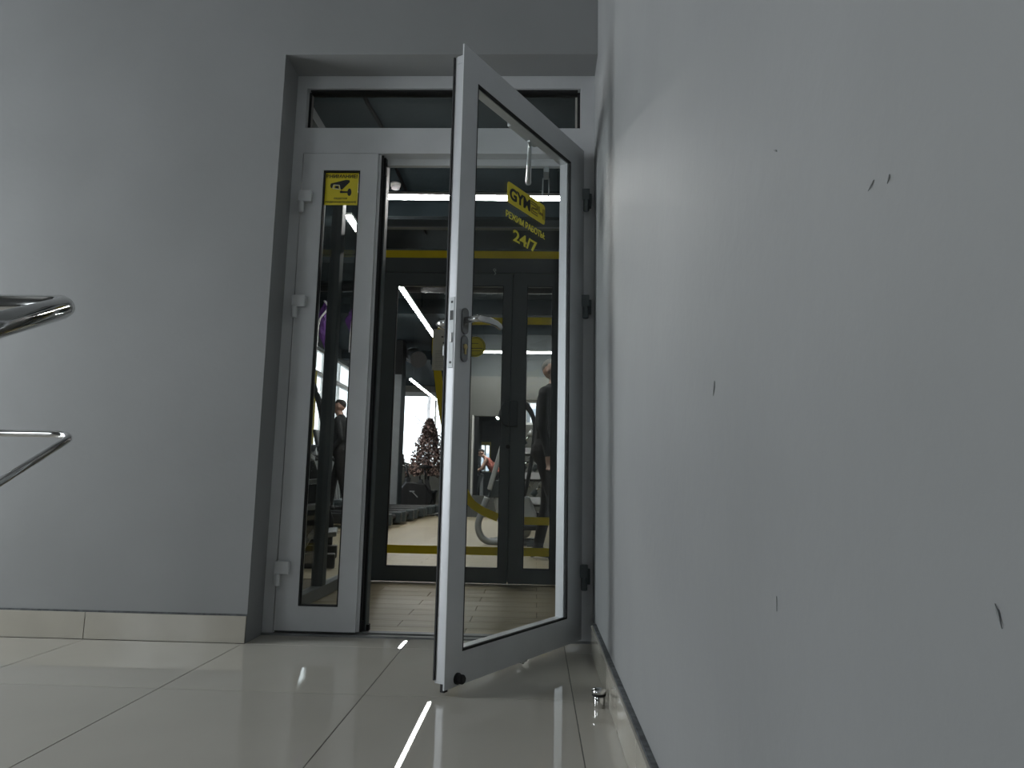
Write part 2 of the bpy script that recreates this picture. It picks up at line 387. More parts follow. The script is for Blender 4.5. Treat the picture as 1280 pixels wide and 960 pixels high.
# main leaf: local x runs from hinge to free edge, +y is the outer face
lf = MB(); LW, LZ0, LZ1 = .872, .018, 2.018
OX0, OX1, OZ0, OZ1 = .118, .789, .112, 1.921
TH = .046
for (a, c) in (((0, LZ0), (OX0, LZ1)), ((OX1, LZ0), (LW, LZ1)), ((OX0, LZ0), (OX1, OZ0)), ((OX0, OZ1), (OX1, LZ1))):
    lf.box((a[0], -.005, a[1]), (c[0], 0, c[1]))
i_ = .013
for (a, c) in (((i_, LZ0+.012), (OX0, LZ1-.012)), ((OX1, LZ0+.012), (LW-i_-.002, LZ1-.03)), ((OX0, LZ0+.012), (OX1, OZ0)), ((OX0, OZ1), (OX1, LZ1-.012))):
    lf.box((a[0], -TH, a[1]), (c[0], -.005, c[1]))
leaf = lf.build('door_leaf', M['frame'], d1)
leaf.location = (-.045, .138, 0); leaf.rotation_euler = (0, 0, math.atan2(-.865, -.501))
RX, RY = Vector((-1, 0, 0)), Vector((0, 0, 1))     # reading directions on the outer face
b = MB(); g = .007
for (a, c) in (((OX0, OZ0), (OX0+g, OZ1)), ((OX1-g, OZ0), (OX1, OZ1)), ((OX0, OZ0), (OX1, OZ0+g)), ((OX0, OZ1-g), (OX1, OZ1))): b.box((a[0], -.0105, a[1]), (c[0], -.001, c[1]))
b.build('gasket', M['gasket'], leaf)
b = MB(); g = .004
for (a, c) in (((OX0, OZ0), (OX0+g, OZ1)), ((OX1-g, OZ0), (OX1, OZ1)), ((OX0, OZ0), (OX1, OZ0+g)), ((OX0, OZ1-g), (OX1, OZ1))): b.box((a[0], -TH-.004, a[1]), (c[0], -.0165, c[1]))
b.build('glazing_bead', M['alu'], leaf)
MB().box((OX0+.004, -.0165, OZ0+.004), (OX1-.004, -.0105, OZ1-.004)).build('pane', G['clear'], leaf)
b = MB(); e = LW-i_-.002
b.box((e, -.036, .06), (e+.003, -.010, 1.955)); b.box((e, -.042, LZ0+.02), (e+.0015, -.005, LZ1-.03))
b.box((e-.002, -.034, 1.962), (e+.004, -.012, 1.988))
b.build('edge_profile', M['alu'], leaf)
b = MB(); b.box((e-.01, -TH-.003, LZ0+.02), (e+.006, -TH+.002, LZ1-.03)); b.box((e, -.0095, LZ0+.02), (e+.004, -.006, LZ1-.03)); b.build('seal', M['gasket'], leaf)
b = MB(); b.box((e+.003, -.033, .955), (e+.006, -.013, 1.178)); b.build('lock_plate', M['silver'], leaf, bevel=.002)
lp = MB(); lp.box((e+.0045, -.029, 1.105), (e+.0066, -.017, 1.135)); lp.cyl((e+.006, -.023, 1.162), (e+.0066, -.023, 1.162), .004); lp.cyl((e+.006, -.023, .972), (e+.0066, -.023, .972), .004)
lp.build('latch_hole', M['ink'], leaf)
b = MB(); b.box((e+.006, -.027, 1.035), (e+.009, -.019, 1.065)); b.build('deadbolt', M['steel'], leaf)
for zc, nm in ((1.105, 'handle_plate'), (1.018, 'keyhole_plate')):
    prof = [(.016*math.cos(a)*1.0, (.026 if math.sin(a) >= 0 else -.026)+.016*math.sin(a)) for a in [2*PI*k/24 for k in range(24)]]
    b = MB(); b.prism(prof, (.829, 0, zc), RX, RY, .008)
    b.prism(prof, (.829, -TH-.008, zc), RX, RY, .008)
    o = b.build(nm, M['darksteel'], leaf, bevel=.002)
b = MB(); b.tube([(.829, .006, 1.108), (.829, .04, 1.108), (.826, .052, 1.109), (.815, .058, 1.11), (.78, .060, 1.112), (.74, .060, 1.111), (.715, .058, 1.106), (.705, .056, 1.101)], [.010, .010, .0105, .0105, .0105, .0105, .010, .008], 14)
b.build('lever_handle', M['chrome'], leaf)
b = MB(); b.tube([(.829, -TH-.006, 1.108), (.829, -TH-.045, 1.108), (.826, -TH-.056, 1.108), (.815, -TH-.062, 1.108), (.76, -TH-.064, 1.105), (.70, -TH-.06, 1.10)], .0105, 14)
b.build('lever_handle', M['chrome'], leaf)
b = MB(); b.cyl((.829, .006, 1.024), (.829, .0105, 1.024), .0085); b.box((.8255, .006, 1.0), (.8325, .0105, 1.02)); b.build('lock_cylinder', M['brass'], leaf)
b = MB(); b.box((.822, -TH-.03, 1.0), (.836, -TH-.008, 1.036)); b.build('thumb_turn', M['silver'], leaf, bevel=.003)
b = MB(); b.cyl((.812, 0, .04), (.812, .006, .04), .0165); b.cyl((.812, .006, .04), (.812, .022, .04), .0135); b.cyl((.812, .022, .04), (.812, .026, .04), .010)
b.build('rubber_bumper', M['gasket'], leaf)
b = MB(); b.box((LW-.03, -.024, .008), (LW-.012, -.010, LZ0+.012)); b.build('corner_cap', M['gasket'], leaf)
b = MB(); b.box((.40, -.024, .011), (.44, -.006, .018)); b.cyl((.415, -.015, .005), (.415, -.015, .014), .006); b.build('bottom_bolt', M['steel'], leaf)
# door closer on the inner face: arm to the bracket under the transom
b = MB(); b.tube([(.345, -.050, 1.936), (.335, -.075, 1.934), (.305, -.088, 1.934)], [.004, .006, .0075], 10); b.tube([(.305, -.088, 1.934), (.022, -.262, 1.93)], [.0075, .012], 12); b.sphere((.020, -.263, 1.928), .0135)
b.build('closer_arm', M['silver'], leaf)
b = MB(); b.box((.26, -TH-.05, 1.945), (.46, -TH-.001, 1.995)); b.build('closer_body', M['silver'], leaf, bevel=.004)
b = MB(); x_ = -.205; y_ = FY+.13
b.box((x_-.012, FY+.06, 1.962), (x_+.012, y_+.01, 1.985)); b.tube([(x_-.013, y_, 1.965), (x_-.014, y_, 1.90), (x_-.008, y_, 1.862), (x_+.008, y_, 1.862), (x_+.014, y_, 1.90), (x_+.013, y_, 1.965)], .003, 8)
b.build('closer_bracket', M['greyp'], d1)

# opening-hours decal on the leaf's glass (its own thing, standing with the leaf)
dm = Matrix.LocRotScale(leaf.location, leaf.rotation_euler, None)
dc = thing('window_decal', 'yellow logo plate and opening hours lettering on the glass of the open door', 'sticker')
dc.matrix_world = dm
def rrect(w_, h_, r, n=5):
    P = []
    for cx, cz, a0 in ((w_/2-r, h_/2-r, 0), (-w_/2+r, h_/2-r, PI/2), (-w_/2+r, -h_/2+r, PI), (w_/2-r, -h_/2+r, 1.5*PI)):
        for k in range(n+1): a = a0+PI/2*k/n; P.append((cx+r*math.cos(a), cz+r*math.sin(a)))
    return P
GY = -.0102
b = MB(); b.prism(rrect(.268, .078, .013), (.447, GY, 1.626), RX, RY, .0005); b.build('logo_plate', M['sign'], dc)
text('logo_lettering', 'GYM', .06, M['ink'], dc, (.4945, GY+.0009, 1.626), RX, RY, bold=.0022, width=.142, height=.045)
b = MB()
# outlined, striped numerals 2 and 4
def seg(pts): b.ribbon(pts, .0042, (0, GY+.0009, 0), Vector((1, 0, 0)), Vector((0, 0, 1)), -.0004)
def off2(pts, ox): return [(ox-p[0], 1.626+p[1]) for p in pts]
for q in (0.0, .0085):
    a = .021-q
    seg(off2([(-.024, a), (.018-q*.6, a), (.024-q, a-.006), (.024-q, .006-q*.3), (.018-q, 0+q*.2), (-.014+q, -.001+q*.2), (-.02+q, -.006), (-.02+q, -.021+q)], .395))
seg(off2([(-.02, -.021), (.026, -.021)], .395)); seg(off2([(-.0115, -.0125), (.026, -.0125)], .395))
for q in (0.0, .0085):
    seg(off2([(-.024+q, .021), (-.024+q, -.002+q*.6), (-.02+q, -.006+q*.6), (.012-q*0, -.006+q*.6)], .341))
    seg(off2([(.012+q, .021), (.012+q, -.021)], .341))
b.build('logo_numerals', M['gold'], dc)
text('hours_caption', 'РЕЖИМ РАБОТЫ:', .03, M['yellow2'], dc, (.450, GY+.0005, 1.5435), RX, RY, bold=.0004, width=.275, height=.025)
text('hours_numerals', '24/7', .06, M['yellow2'], dc, (.453, GY+.0005, 1.480), RX, RY, bold=.0012, width=.168, height=.044)

# surveillance sign on the side panel's glass
sg = thing('warning_sign', 'yellow video surveillance warning sign at the top of the narrow side pane', 'sign', (-1.0895, FY+.0115, 1.858))
b = MB(); b.prism(rrect(.146, .146, .003), (0, 0, 0), (1, 0, 0), (0, 0, 1), .0008); b.build('sign_plate', M['sign'], sg)
UX, UZ = Vector((1, 0, 0)), Vector((0, 0, 1)); SO = (0, -.0011, 0)
text('headline', 'ВНИМАНИЕ!', .02, M['ink'], sg, (0, -.0012, .057), UX, UZ, bold=.0006, width=.136, height=.016)
b = MB()
b.prism([(-.049, .013), (-.047, .024), (.018, .041), (.034, .040), (.036, .031), (.002, -.005), (-.004, .0), (-.008, .017), (-.036, .019), (-.040, .004), (-.045, .003)], SO, UX, UZ, .0004)
b.prism([(-.028, .003), (-.027, .014), (-.012, .013), (-.011, .001)], SO, UX, UZ, .0004)
b.prism([(-.006, -.012), (-.004, -.019), (.028, -.018), (.028, -.011), (.004, -.010), (.001, -.006)], SO, UX, UZ, .0004)
b.prism([(.030+.009*math.cos(2*PI*k/20)+.006, -.015+.017*math.sin(2*PI*k/20)) for k in range(20)], SO, UX, UZ, .0004)
b.build('camera_pictogram', M['ink'], sg)
b = MB()
for p, q in (((-.037, .002), (-.034, .018)), ((-.034, .018), (-.009, .0165)), ((-.009, .0165), (-.005, -.002)), ((-.037, .002), (-.006, -.002))): b.ribbon([p, q], .003, (0, -.0014, 0), UX, UZ, .0003)
b.build('lens_outline', M['paper'], sg)
text('caption', 'ВЕДЕТСЯ', .012, M['ink'], sg, (-.001, -.0012, -.044), UX, UZ, bold=.0003, width=.056, height=.0088)
text('caption', 'ВИДЕОНАБЛЮДЕНИЕ', .012, M['ink'], sg, (0, -.0012, -.060), UX, UZ, bold=.0003, width=.134, height=.0095)

# ------------------------------------------------------------------ door stop and handrail in the lobby
ds = thing('door_stop', 'small chrome door stop with rubber ring on the floor by the right wall', 'door stop', (-.046, -.661, 0))
MB().lathe((0, 0, 0), [(.0155, 0), (.0165, .002), (.0165, .028), (.0155, .030)], 24).build('stop_post', M['chrome'], ds)
MB().lathe((0, 0, .0295), [(.018, 0), (.0195, .002), (.0195, .005), (.018, .007)], 24).build('rubber_ring', M['gasket'], ds)
MB().lathe((0, 0, .0360), [(.018, 0), (.0205, .002), (.0205, .008), (.018, .012), (.008, .014)], 24).build('stop_cap', M['chrome'], ds)

hr = thing('handrail', 'stainless steel handrail loop end at the left of the lobby', 'handrail')
def arc(pA, c, pB, n=6):
    return [pA*(1-t)**2 + c*(2*t*(1-t)) + pB*t*t for t in [k/n for k in range(n+1)]]
A0, A1, A2 = Vector((-2.3, -1.412, .935)), Vector((-1.155, -1.405, .935)), Vector((-.95, -2.30, .60))
MB().tube([A0, A1+Vector((-.045, 0, 0)), A1+Vector((-.016, -.004, 0)), A1+Vector((-.004, -.016, -.006)), A1+(A2-A1)*.05, A2], .0212, 20).build('top_rail', M['chrome'], hr)
B0, B1, B2 = Vector((-2.3, -1.372, .684)), Vector((-1.138, -1.372, .684)), Vector((-.95, -2.30, .345))
Bd = (B2-B1).normalized()
MB().tube([B0, B1+Vector((-.10, 0, 0))]+arc(B1+Vector((-.05, 0, 0)), B1, B1+Bd*.05, 8)+[B1+Bd*.1, B2], .0072, 14).build('infill_rod', M['chrome'], hr)
for (x, y, z, nm) in ((-2.28, -1.40, .935, 'rail_post'), (-.955, -2.28, .605, 'rail_post')):
    b = MB(); b.cyl((x, y, .008), (x, y, z), .0205); b.lathe((x, y, 0), [(.05, 0), (.05, .006), (.03, .01)], 24); b.build(nm, M['chrome'], hr)

# ------------------------------------------------------------------ vestibule and gym shell
GX0, GX1, GY1, GC = -4.7, 1.6, 19.0, 3.6
fg = MB().box((GX0, .19, -.1), (GX1, 26.2, -.004)).build('floor', M['brown_grout'])
struct(fg, 'wood plank tile floor of the vestibule and gym', 'floor')
plank_n = 0
PX = -.2175
for r in range(60):
    ya = .245+.145*r; yb = ya+.145
    if ya > 7.6: break
    off = 0 if r % 2 == 0 else .2975
    k0 = -6
    for k in range(-6, 4):
        xa = PX-.595+off-.2975+.595*k; xb = xa+.595
        lim0 = -1.37 if ya < 1.7 else (-2.3-.02*r*0 if ya > 3 else -1.75)
        lim1 = -.0 if ya < 1.86 else .15
        if xb < lim0 or xa > lim1: continue
        if ya < 1.7: xa2, xb2 = max(xa, -1.395), min(xb, 0.0)
        else: xa2, xb2 = xa, (min(xb, 0.0) if ya < 1.86 else xb)
        if xb2-xa2 < .03: continue
        lay(xa2, xb2, ya, yb, 'floor_plank', M['plank'], fg, g=.0015); plank_n += 1
print('planks', plank_n)
# far floor beyond the pieces one can tell apart
MB().box((GX0, 7.64, -.004), (GX1, GY1, -.0005)).build('floor_covering', M['plank'], fg, kind='stuff')
MB().box((GX0, .26, -.004), (-1.8, 3.0, -.0005)).build('floor_covering', M['plank'], fg, kind='stuff')
MB().box((GX0, 3.0, -.004), (-2.75, 7.64, -.0005)).build('floor_covering', M['plank'], fg, kind='stuff')
MB().box((.35, 1.87, -.004), (GX1, 7.64, -.0005)).build('floor_covering', M['plank'], fg, kind='stuff')

b = MB(); b.box((GX0-.2, .26, 0), (GX0, 10.9, GC)); b.box((GX0-.2, 14.7, 0), (GX0, GY1+.2, GC)); b.box((GX0-.2, 10.9, 0), (GX0, 14.7, 1.0)); b.box((GX0-.2, 10.9, 3.35), (GX0, 14.7, GC))
struct(b.build('wall_left', M['gymwall']), 'dark gym side wall with a row of bright windows', 'wall')
b = MB(); b.box((GX0, GY1, 0), (-4.4, GY1+.2, GC)); b.box((-4.4, GY1, 0), (-2.3, GY1+.2, 1.15)); b.box((-4.4, GY1, 3.34), (-2.3, GY1+.2, GC)); b.box((-2.3, GY1, 0), (-2.2, GY1+.2, GC))
struct(b.build('wall_back', M['gympanel']), 'end wall of the gym with a bright window', 'wall')
b = MB(); b.box((GX1, .2, 0), (GX1+.2, 11.6, GC)); struct(b.build('wall_right', M['gymwall']), 'dark gym wall on the right', 'wall')
b = MB(); b.box((.16, .2, 0), (GX1, .26, GC)); struct(b.build('wall_front', M['gymwall']), 'dark gym wall beside the vestibule', 'wall')
b = MB(); b.box((GX0-.2, .26, GC), (GX1+.2, GY1+.2, GC+.1)); struct(b.build('ceiling', M['slab']), 'dark painted gym ceiling', 'ceiling')
# partition wall at Y 11.3 with an opening into a second room and a small bright window
PY = 11.3
b = MB()
b.box((-1.70, PY, 0), (-1.48, PY+.2, 2.75)); b.box((-1.48, PY, 0), (-.70, PY+.2, .41)); b.box((-1.48, PY, 1.96), (-.70, PY+.2, 2.75)); b.box((-.70, PY, 0), (-.49, PY+.2, 2.75))
b.box((-.49, PY, 0), (.1, PY+.2, 1.80)); b.box((-.49, PY, 2.29), (.1, PY+.2, 2.75)); b.box((.1, PY, 0), (GX1, PY+.2, 2.75))
ww = struct(b.build('wall_partition', M['gympanel']), 'grey gym wall with an opening to another room', 'wall')
MB().box((-1.70, PY+.01, 2.75), (GX1, PY+.2, GC)).build('upper_wall', M['gymwall'], ww)
b = MB(); b.box((-1.70, PY+.2, 0), (-1.62, 14.2, GC))
struct(b.build('wall_inner', M['gymwall']), 'dark wall dividing the gym from the second room', 'wall')
struct(MB().box((-2.40, 14.2, 0), (-1.62, 14.3, GC)).build('wall_inner', M['gymwall']), 'short dark wall end behind the flocked tree', 'wall')
struct(MB().box((-2.40, 14.3, 0), (-2.3, 24.2, GC)).build('wall_inner', M['gymwall']), 'farther dark wall dividing the gym from the second room', 'wall')
b = MB(); b.box((-.6, PY+.2, 0), (-.5, 24.2, GC)); struct(b.build('wall_side', M['gymwall']), 'dark side wall of the second room', 'wall')
b = MB(); b.box((-2.4, 24.2, 0), (-2.44+.06, 24.4, GC)); b.box((-2.38, 24.2, 0), (-1.95, 24.4, 1.1)); b.box((-2.38, 24.2, 2.2), (-1.95, 24.4, GC)); b.box((-1.95, 24.2, 0), (-.5, 24.4, GC))
struct(b.build('wall_end', M['darkgrey']), 'dark end wall of the second room', 'wall')
b = MB(); b.box((-2.4, PY+.2, 3.0), (-.5, 24.4, 3.1)); struct(b.build('ceiling', M['slab']), 'dark ceiling of the second room', 'ceiling')
MB().box((-2.3, PY+.2, -.004), (-.6, 24.2, .006)).build('mat_covering', M['rubber'], fg, kind='stuff')
w3 = plain_window('window_3', 'X', GX0-.1, 10.9, 14.7, 1.0, 3.35, 3, 'bright gym window row behind the treadmills', rails=(2.84,))
w4 = plain_window('window_4', 'Y', GY1+.1, -4.4, -2.3, 1.15, 3.34, 2, 'bright gym end window behind the flocked tree')
w5 = plain_window('window_5', 'Y', PY+.1, -.49, .1, 1.80, 2.29, 1, 'small bright window high on the grey gym wall')
w6 = plain_window('window_6', 'Y', 24.3, -2.38, -1.95, 1.1, 2.2, 2, 'small far window with yellow blind in the second room')
b = MB(); b.box((-2.38, 24.12, 2.1), (-1.95, 24.18, 2.22)); b.box((-2.38, 24.12, 1.1), (-2.33, 24.18, 2.1)); b.box((-2.0, 24.12, 1.1), (-1.95, 24.18, 2.1))
b.build('window_surround', M['blind'], w6)
b = MB(); b.box((-1.505, PY-.03, .40), (-1.475, PY+.2, 1.97)); b.build('opening_trim', M['white'], ww)
t = struct(MB().box((-4.45, GY1-.06, 3.27), (-2.25, GY1, 3.40)).build('trim_1', M['greyp']), 'pale blind box above the gym end window', 'trim')
# yellow curtain at the left edge of the side window
b = MB(); 
for k in range(7): b.cyl((GX0+.06+.02*(k % 2), 10.93+.045*k, .9), (GX0+.06+.02*(k % 2), 10.93+.045*k, 2.78), .03, seg=8)
tag(b.build('curtain', M['blind']), 'yellow curtain hanging at the near edge of the gym side window', 'curtain')
# square pillar, pale below and black above
pl = struct(MB().box((-3.33, 12, 0), (-3.07, 12.4, 2.87)).build('pillar', M['greyp']), 'square gym pillar painted pale below and black above', 'pillar')
MB().box((-3.335, 11.995, 2.87), (-3.065, 12.405, GC)).build('pillar_top', M['black'], pl)
MB().box((-3.075, 12.0, 0), (-3.055, 12.4, 2.87)).build('pillar_shaded_side', M['darkgrey'], pl)  # shade on this side of the pillar put into a darker slab colour

# glazed side of the vestibule
v1 = thing('window_7', 'glazed aluminium side screen of the vestibule', 'window', kind='structure')
VX = -1.375
MB().box((VX-.03, .26, .0), (VX+.03, 1.74, .06)).build('bottom_rail', M['greyp'], v1, bevel=.002)
MB().box((VX-.03, 1.09, .06), (VX+.03, 1.16, 2.36)).build('post', M['darkframe'], v1, bevel=.003)
MB().box((VX-.03, .26, 2.36), (VX+.03, 1.74, 2.42)).build('top_rail', M['darkframe'], v1, bevel=.002)
MB().box((VX-.004, .26, .06), (VX+.004, 1.09, 2.36)).build('pane', G['inner'], v1)
MB().box((VX-.004, 1.16, .06), (VX+.004, 1.74, 2.36)).build('pane', G['inner'], v1)

# inner door (door_2)
d2 = thing('door_2', 'dark anthracite inner double door of the vestibule with yellow tape lines', 'door', kind='structure')
IY = 1.77
b = MB(); b.box((-1.405, IY-.03, 0), (-1.305, IY+.04, 2.335)); b.box((-.085, IY, 0), (0, IY+.06, 2.335)); b.box((-1.305, IY, 1.975), (-.085, IY+.06, 2.135)); b.box((-1.305, IY, 2.285), (-.085, IY+.06, 2.335))
b.build('door_frame', M['darkframe'], d2, bevel=.002)
MB().box((-1.305, IY-.004, 2.278), (-.085, IY+.001, 2.287)).build('frame_bead', M['greyp'], d2)
MB().box((-1.305, IY+.02, 2.135), (-.085, IY+.026, 2.285)).build('transom_pane', G['inner'], d2)
def inner_leaf(x0, x1, gx0, gx1):
    b = MB(); gz0, gz1 = .097, 1.887
    for (a, c) in (((x0, .008), (gx0, 1.968)), ((gx1, .008), (x1, 1.968)), ((gx0, .008), (gx1, gz0)), ((gx0, gz1), (gx1, 1.968))): b.box((a[0], IY-.004, a[1]), (c[0], IY+.045, c[1]))
    L = b.build('door_leaf', M['darkframe'], d2)
    b = MB(); g = .004
    for (a, c) in (((gx0, gz0), (gx0+g, gz1)), ((gx1-g, gz0), (gx1, gz1)), ((gx0, gz1-g), (gx1, gz1)), ((gx0, gz0), (gx1, gz0+g))): b.box((a[0], IY-.002, a[1]), (c[0], IY+.03, c[1]))
    b.build('gasket', M['gasket'], L)
    MB().box((gx0+g, IY+.012, gz0+g), (gx1-g, IY+.018, gz1-g)).build('pane', G['inner'], L)
    MB().box((gx0, IY+.0, gz1-.006), (gx1, IY+.011, gz1+.001)).build('top_bead', M['greyp'], L)
    return L
L1 = inner_leaf(-1.30, -.402, -1.155, -.458); L2 = inner_leaf(-.396, -.09, -.305, -.140)
MB().box((-.43, IY+.047, .012), (-.37, IY+.055, 1.965)).build('gap_light_stop', M['darkframe'], L1)  # unseen strip added behind the gap to stop light leaking between the leaves
for z in (1.76, 1.34, .235):
    b = MB(); b.box((-1.315, IY-.03, z-.005), (-1.25, IY-.006, z+.04)); b.lathe((-1.305, IY-.028, z-.05), [(.011, 0), (.0125, .002), (.0125, .045), (.012, .047)], 14); b.build('hinge', M['greyp'], d2, bevel=.002)
b = MB(); b.prism([(-.052, -.045), (-.052, .045), (-.03, .075), (0, .08), (0, -.08), (-.03, -.075)], (-.405, IY-.004, 1.05), (1, 0, 0), (0, 0, 1), .05); b.box((-.405, IY-.05, .97), (-.35, IY-.006, 1.13)); b.build('lock_case', M['darkgrey'], L1, bevel=.006)
b = MB(); b.cyl((-.41, IY-.004, .845), (-.41, IY-.012, .845), .013); b.build('keyhole', M['ink'], L1)
b = MB(); b.tube([(-.52, IY-.008, 2.0), (-.527, IY-.02, 1.99), (-.52, IY-.024, 1.978), (-.512, IY-.02, 1.985), (-.514, IY-.01, 1.996)], .0035, 8); b.tube([(-.52, IY-.02, 1.98), (-.512, IY-.02, 1.965), (-.52, IY-.018, 1.955)], .003, 8); b.build('wire_hook', M['silver'], d2)
# tape on frame and panes
o_ = (0, IY-.0045, 0)
b = MB(); b.box((-1.30, IY-.002, 2.072), (-.09, IY-.0005, 2.122)); b.build('tape_line', M['yellow'], d2)
for L, a, c in ((L1, -1.15, -.463), (L2, -.30, -.145)):
    MB().box((a, IY+.0105, .175), (c, IY+.0118, .225)).build('tape_line', M['yellow'], L)
MB().box((-.30, IY+.0105, .365), (-.145, IY+.0118, .413)).build('tape_line', M['yellow'], L2)
MB().box((-.30, IY+.0105, 1.635), (-.145, IY+.0118, 1.683)).build('tape_line', M['yellow'], L2)
def smooth(P, n=6):
    out = []
    for i in range(len(P)-1):
        p0, p1, p2, p3 = [Vector(P[max(0, min(len(P)-1, i+k))]) for k in (-1, 0, 1, 2)]
        for j in range(n):
            t = j/n; out.append(.5*((2*p1)+(p2-p0)*t+(2*p0-5*p1+4*p2-p3)*t*t+(3*p1-p0-3*p2+p3)*t**3))
    out.append(Vector(P[-1])); return out
b = MB(); b.ribbon(smooth([(-.463, 1.652), (-.62, 1.655), (-.77, 1.64), (-.87, 1.58), (-.89, 1.49), (-.874, 1.33), (-.825, 1.03), (-.75, .75), (-.66, .53), (-.58, .455), (-.463, .405)]), .05, (0, IY+.0118, 0), (1, 0, 0), (0, 0, 1), .0012)
b.build('tape_curve', M['yellow'], L1)
# notices on the inner door
nt_ = thing('paper_notice', 'pale paper notice taped to the inner door glass behind the open leaf', 'notice', (-.80, IY+.0095, 1.462))
MB().box((-.11, -.0006, -.135), (.11, .0006, .135)).build('sheet', M['paper'], nt_)
b = MB()
for k, (w_, z) in enumerate(((.15, .085), (.10, .065), (.13, .045))): 
    x = -w_/2+.02
    while x < w_/2+.02: l = random.uniform(.008, .022); b.box((x, -.0014, z-.005), (x+l, -.0007, z+.005)); x += l+.005
b.build('heading_lines', M['ink'], nt_)
b = MB()
for k in range(9): b.box((-.09, -.0014, -.01-.013*k), (-.09+random.uniform(.12, .18), -.0007, -.0085-.013*k))
b.build('text_lines', M['inkgrey'], nt_)
MB().box((.0, -.0016, .0), (.03, -.0007, .012)).build('white_patch', M['white'], nt_)
st = thing('round_sticker', 'round yellow sticker on the inner door glass beside the lever handle', 'sticker', (-.635, IY+.0095, 1.485))
MB().cyl((0, .0006, 0), (0, -.0006, 0), .066, seg=40).build('disc', M['sign'], st)
b = MB(); b.tube([(.058*math.cos(2*PI*k/40), -.0008, .058*math.sin(2*PI*k/40)) for k in range(40)], .0012, 6, closed=True); b.box((-.045, -.0014, -.012), (.047, -.0006, -.008)); b.box((-.04, -.0014, -.028), (.04, -.0006, -.026)); b.box((-.03, -.0014, .02), (.02, -.0006, .023)); b.build('print_lines', M['ink'], st)
sm = thing('small_sticker', 'small dark and yellow sticker on the right post of the inner door', 'sticker', (-.055, IY-.0008, 1.50))
MB().box((-.03, -.0006, -.04), (.03, .0006, .04)).build('sticker_sheet', M['gold'], sm)
b = MB(); b.prism([(-.02, -.005), (.02, -.005), (0, .03)], (0, -.0007, 0), (1, 0, 0), (0, 0, 1), .0004); b.box((-.015, -.0012, -.03), (.015, -.0007, -.015)); b.build('pictogram', M['ink'], sm)

# ------------------------------------------------------------------ gym lamps and ceiling fittings
def led(x0, y0, x1, y1, z, label, grp='led tubes hanging in the gym'):
    a = Vector((x0, y0, z)); c = Vector((x1, y1, z)); ce = (a+c)/2; d = (c-a)
    r = thing('led_tube_light', label, 'lamp', ce, math.atan2(d.y, d.x), grp); L = d.length/2
    b = MB(); b.box((-L, -.03, .02), (L, .03, .045)); b.build('housing', M['white'], r)
    MB().box((-L+.01, -.024, -.004), (L-.01, .024, .02)).build('diffuser', M['led'], r)
    for s_ in (-.8, .8): MB().tube([(s_*L, 0, .05), (s_*L, 0, GC-z-.002)], .002, 6).build('suspension_wire', M['cable'], r)
    return r
LZ = 3.1
led(-1.85, 3.25, .12, 3.27, LZ, 'led tube running crosswise just behind the inner door, highest in view')
led(-2.05, 3.72, -2.05, 5.1, LZ, 'led tube seen through the narrow side pane under the warning sign')
led(-2.01, 6.06, -2.01, 10.2, LZ, 'long led tube running into the gym above the paper notice')
led(-3.3, 14.3, -3.25, 18.4, LZ, 'farthest led tube, running to the bright end window')
led(-1.46, 10.6, .45, 10.6, LZ, 'led tube running crosswise in front of the grey gym wall')
l2 = led(-1.5, 15.5, -1.5, 20.5, 2.75, 'unseen led tube added to light the second room and the leaning person', 'unseen lamps added in the second room')  # lamp added out of view to brighten the dark second room
for c_ in list(l2.children):
    if c_.name.startswith('suspension'):
        for v in c_.data.vertices: v.co.z = min(v.co.z, .248)
sd = thing('smoke_detector', 'white round smoke detector on the dark ceiling above the nearest crosswise tube', 'smoke detector', (-1.69, 4.09, GC))
MB().lathe((0, 0, -.03), [(.05, 0), (.052, .03)], 20).build('detector_base', M['white'], sd)
MB().lathe((0, 0, -.062), [(.028, 0), (.04, .006), (.044, .034)], 20).build('detector_head', M['whitecord'], sd)
sd2 = dup(sd, (-2.35, 9.9, GC), 0, 'white smoke detector farther down the gym ceiling beside the long led tube')
def duct(name, pts, r, m_, label, cat='duct', flange=True, grp=None):
    t = thing(name, label, cat, pts[0], group=grp); P = [Vector(p)-Vector(pts[0]) for p in pts]
    MB().tube(P, r, 18).build('duct_tube' if cat == 'duct' else 'pipe', m_, t)
    if flange:
        d = (P[1]-P[0]).normalized(); e = (P[-1]-P[-2]).normalized()
        b = MB(); b.cyl(P[0]-d*.03, P[0]+d*.03, r*1.12); b.build('collar', M['greyp'], t)
        b = MB(); b.cyl(P[-1]-e*.03, P[-1]+e*.03, r*1.1); b.build('collar', M['black'], t)
    return t
duct('ventilation_duct', [(-2.97, 12.6, 3.38), (-2.85, 12.2, 3.32), (-2.66, 11.4, 3.12), (-2.6, 11.2, 3.05)], .15, M['black'], 'black round ventilation duct with a pale elbow end near the pillar')
for i, (y, z, r, m_, lb) in enumerate(((3.95, 3.40, .035, 'darkgrey', 'first dark pipe crossing the gym ceiling behind the nearest tube'), (4.6, 3.45, .06, 'black', 'second, thicker black pipe crossing the gym ceiling'), (5.6, 3.30, .05, 'darkgrey', 'third dark pipe crossing the gym ceiling'), (7.2, 3.40, .08, 'black', 'fourth and farthest black pipe crossing the gym ceiling'))):
    duct('ceiling_pipe', [(GX0+.02, y, z), (GX1-.02, y, z)], r, M[m_], lb, 'pipe', False, 'pipes across the gym ceiling')
for y, z0, lb in ((4.25, 3.12, 'near dark ceiling beam'), (8.6, 3.15, 'middle dark ceiling beam'), (13.2, 3.2, 'far dark ceiling beam')):
    struct(MB().box((GX0, y, z0+.2), (GX1 if y < 11 else -2.5, y+.28, GC)).build('ceiling_beam', M['slab']), lb+' of the gym', 'beam')
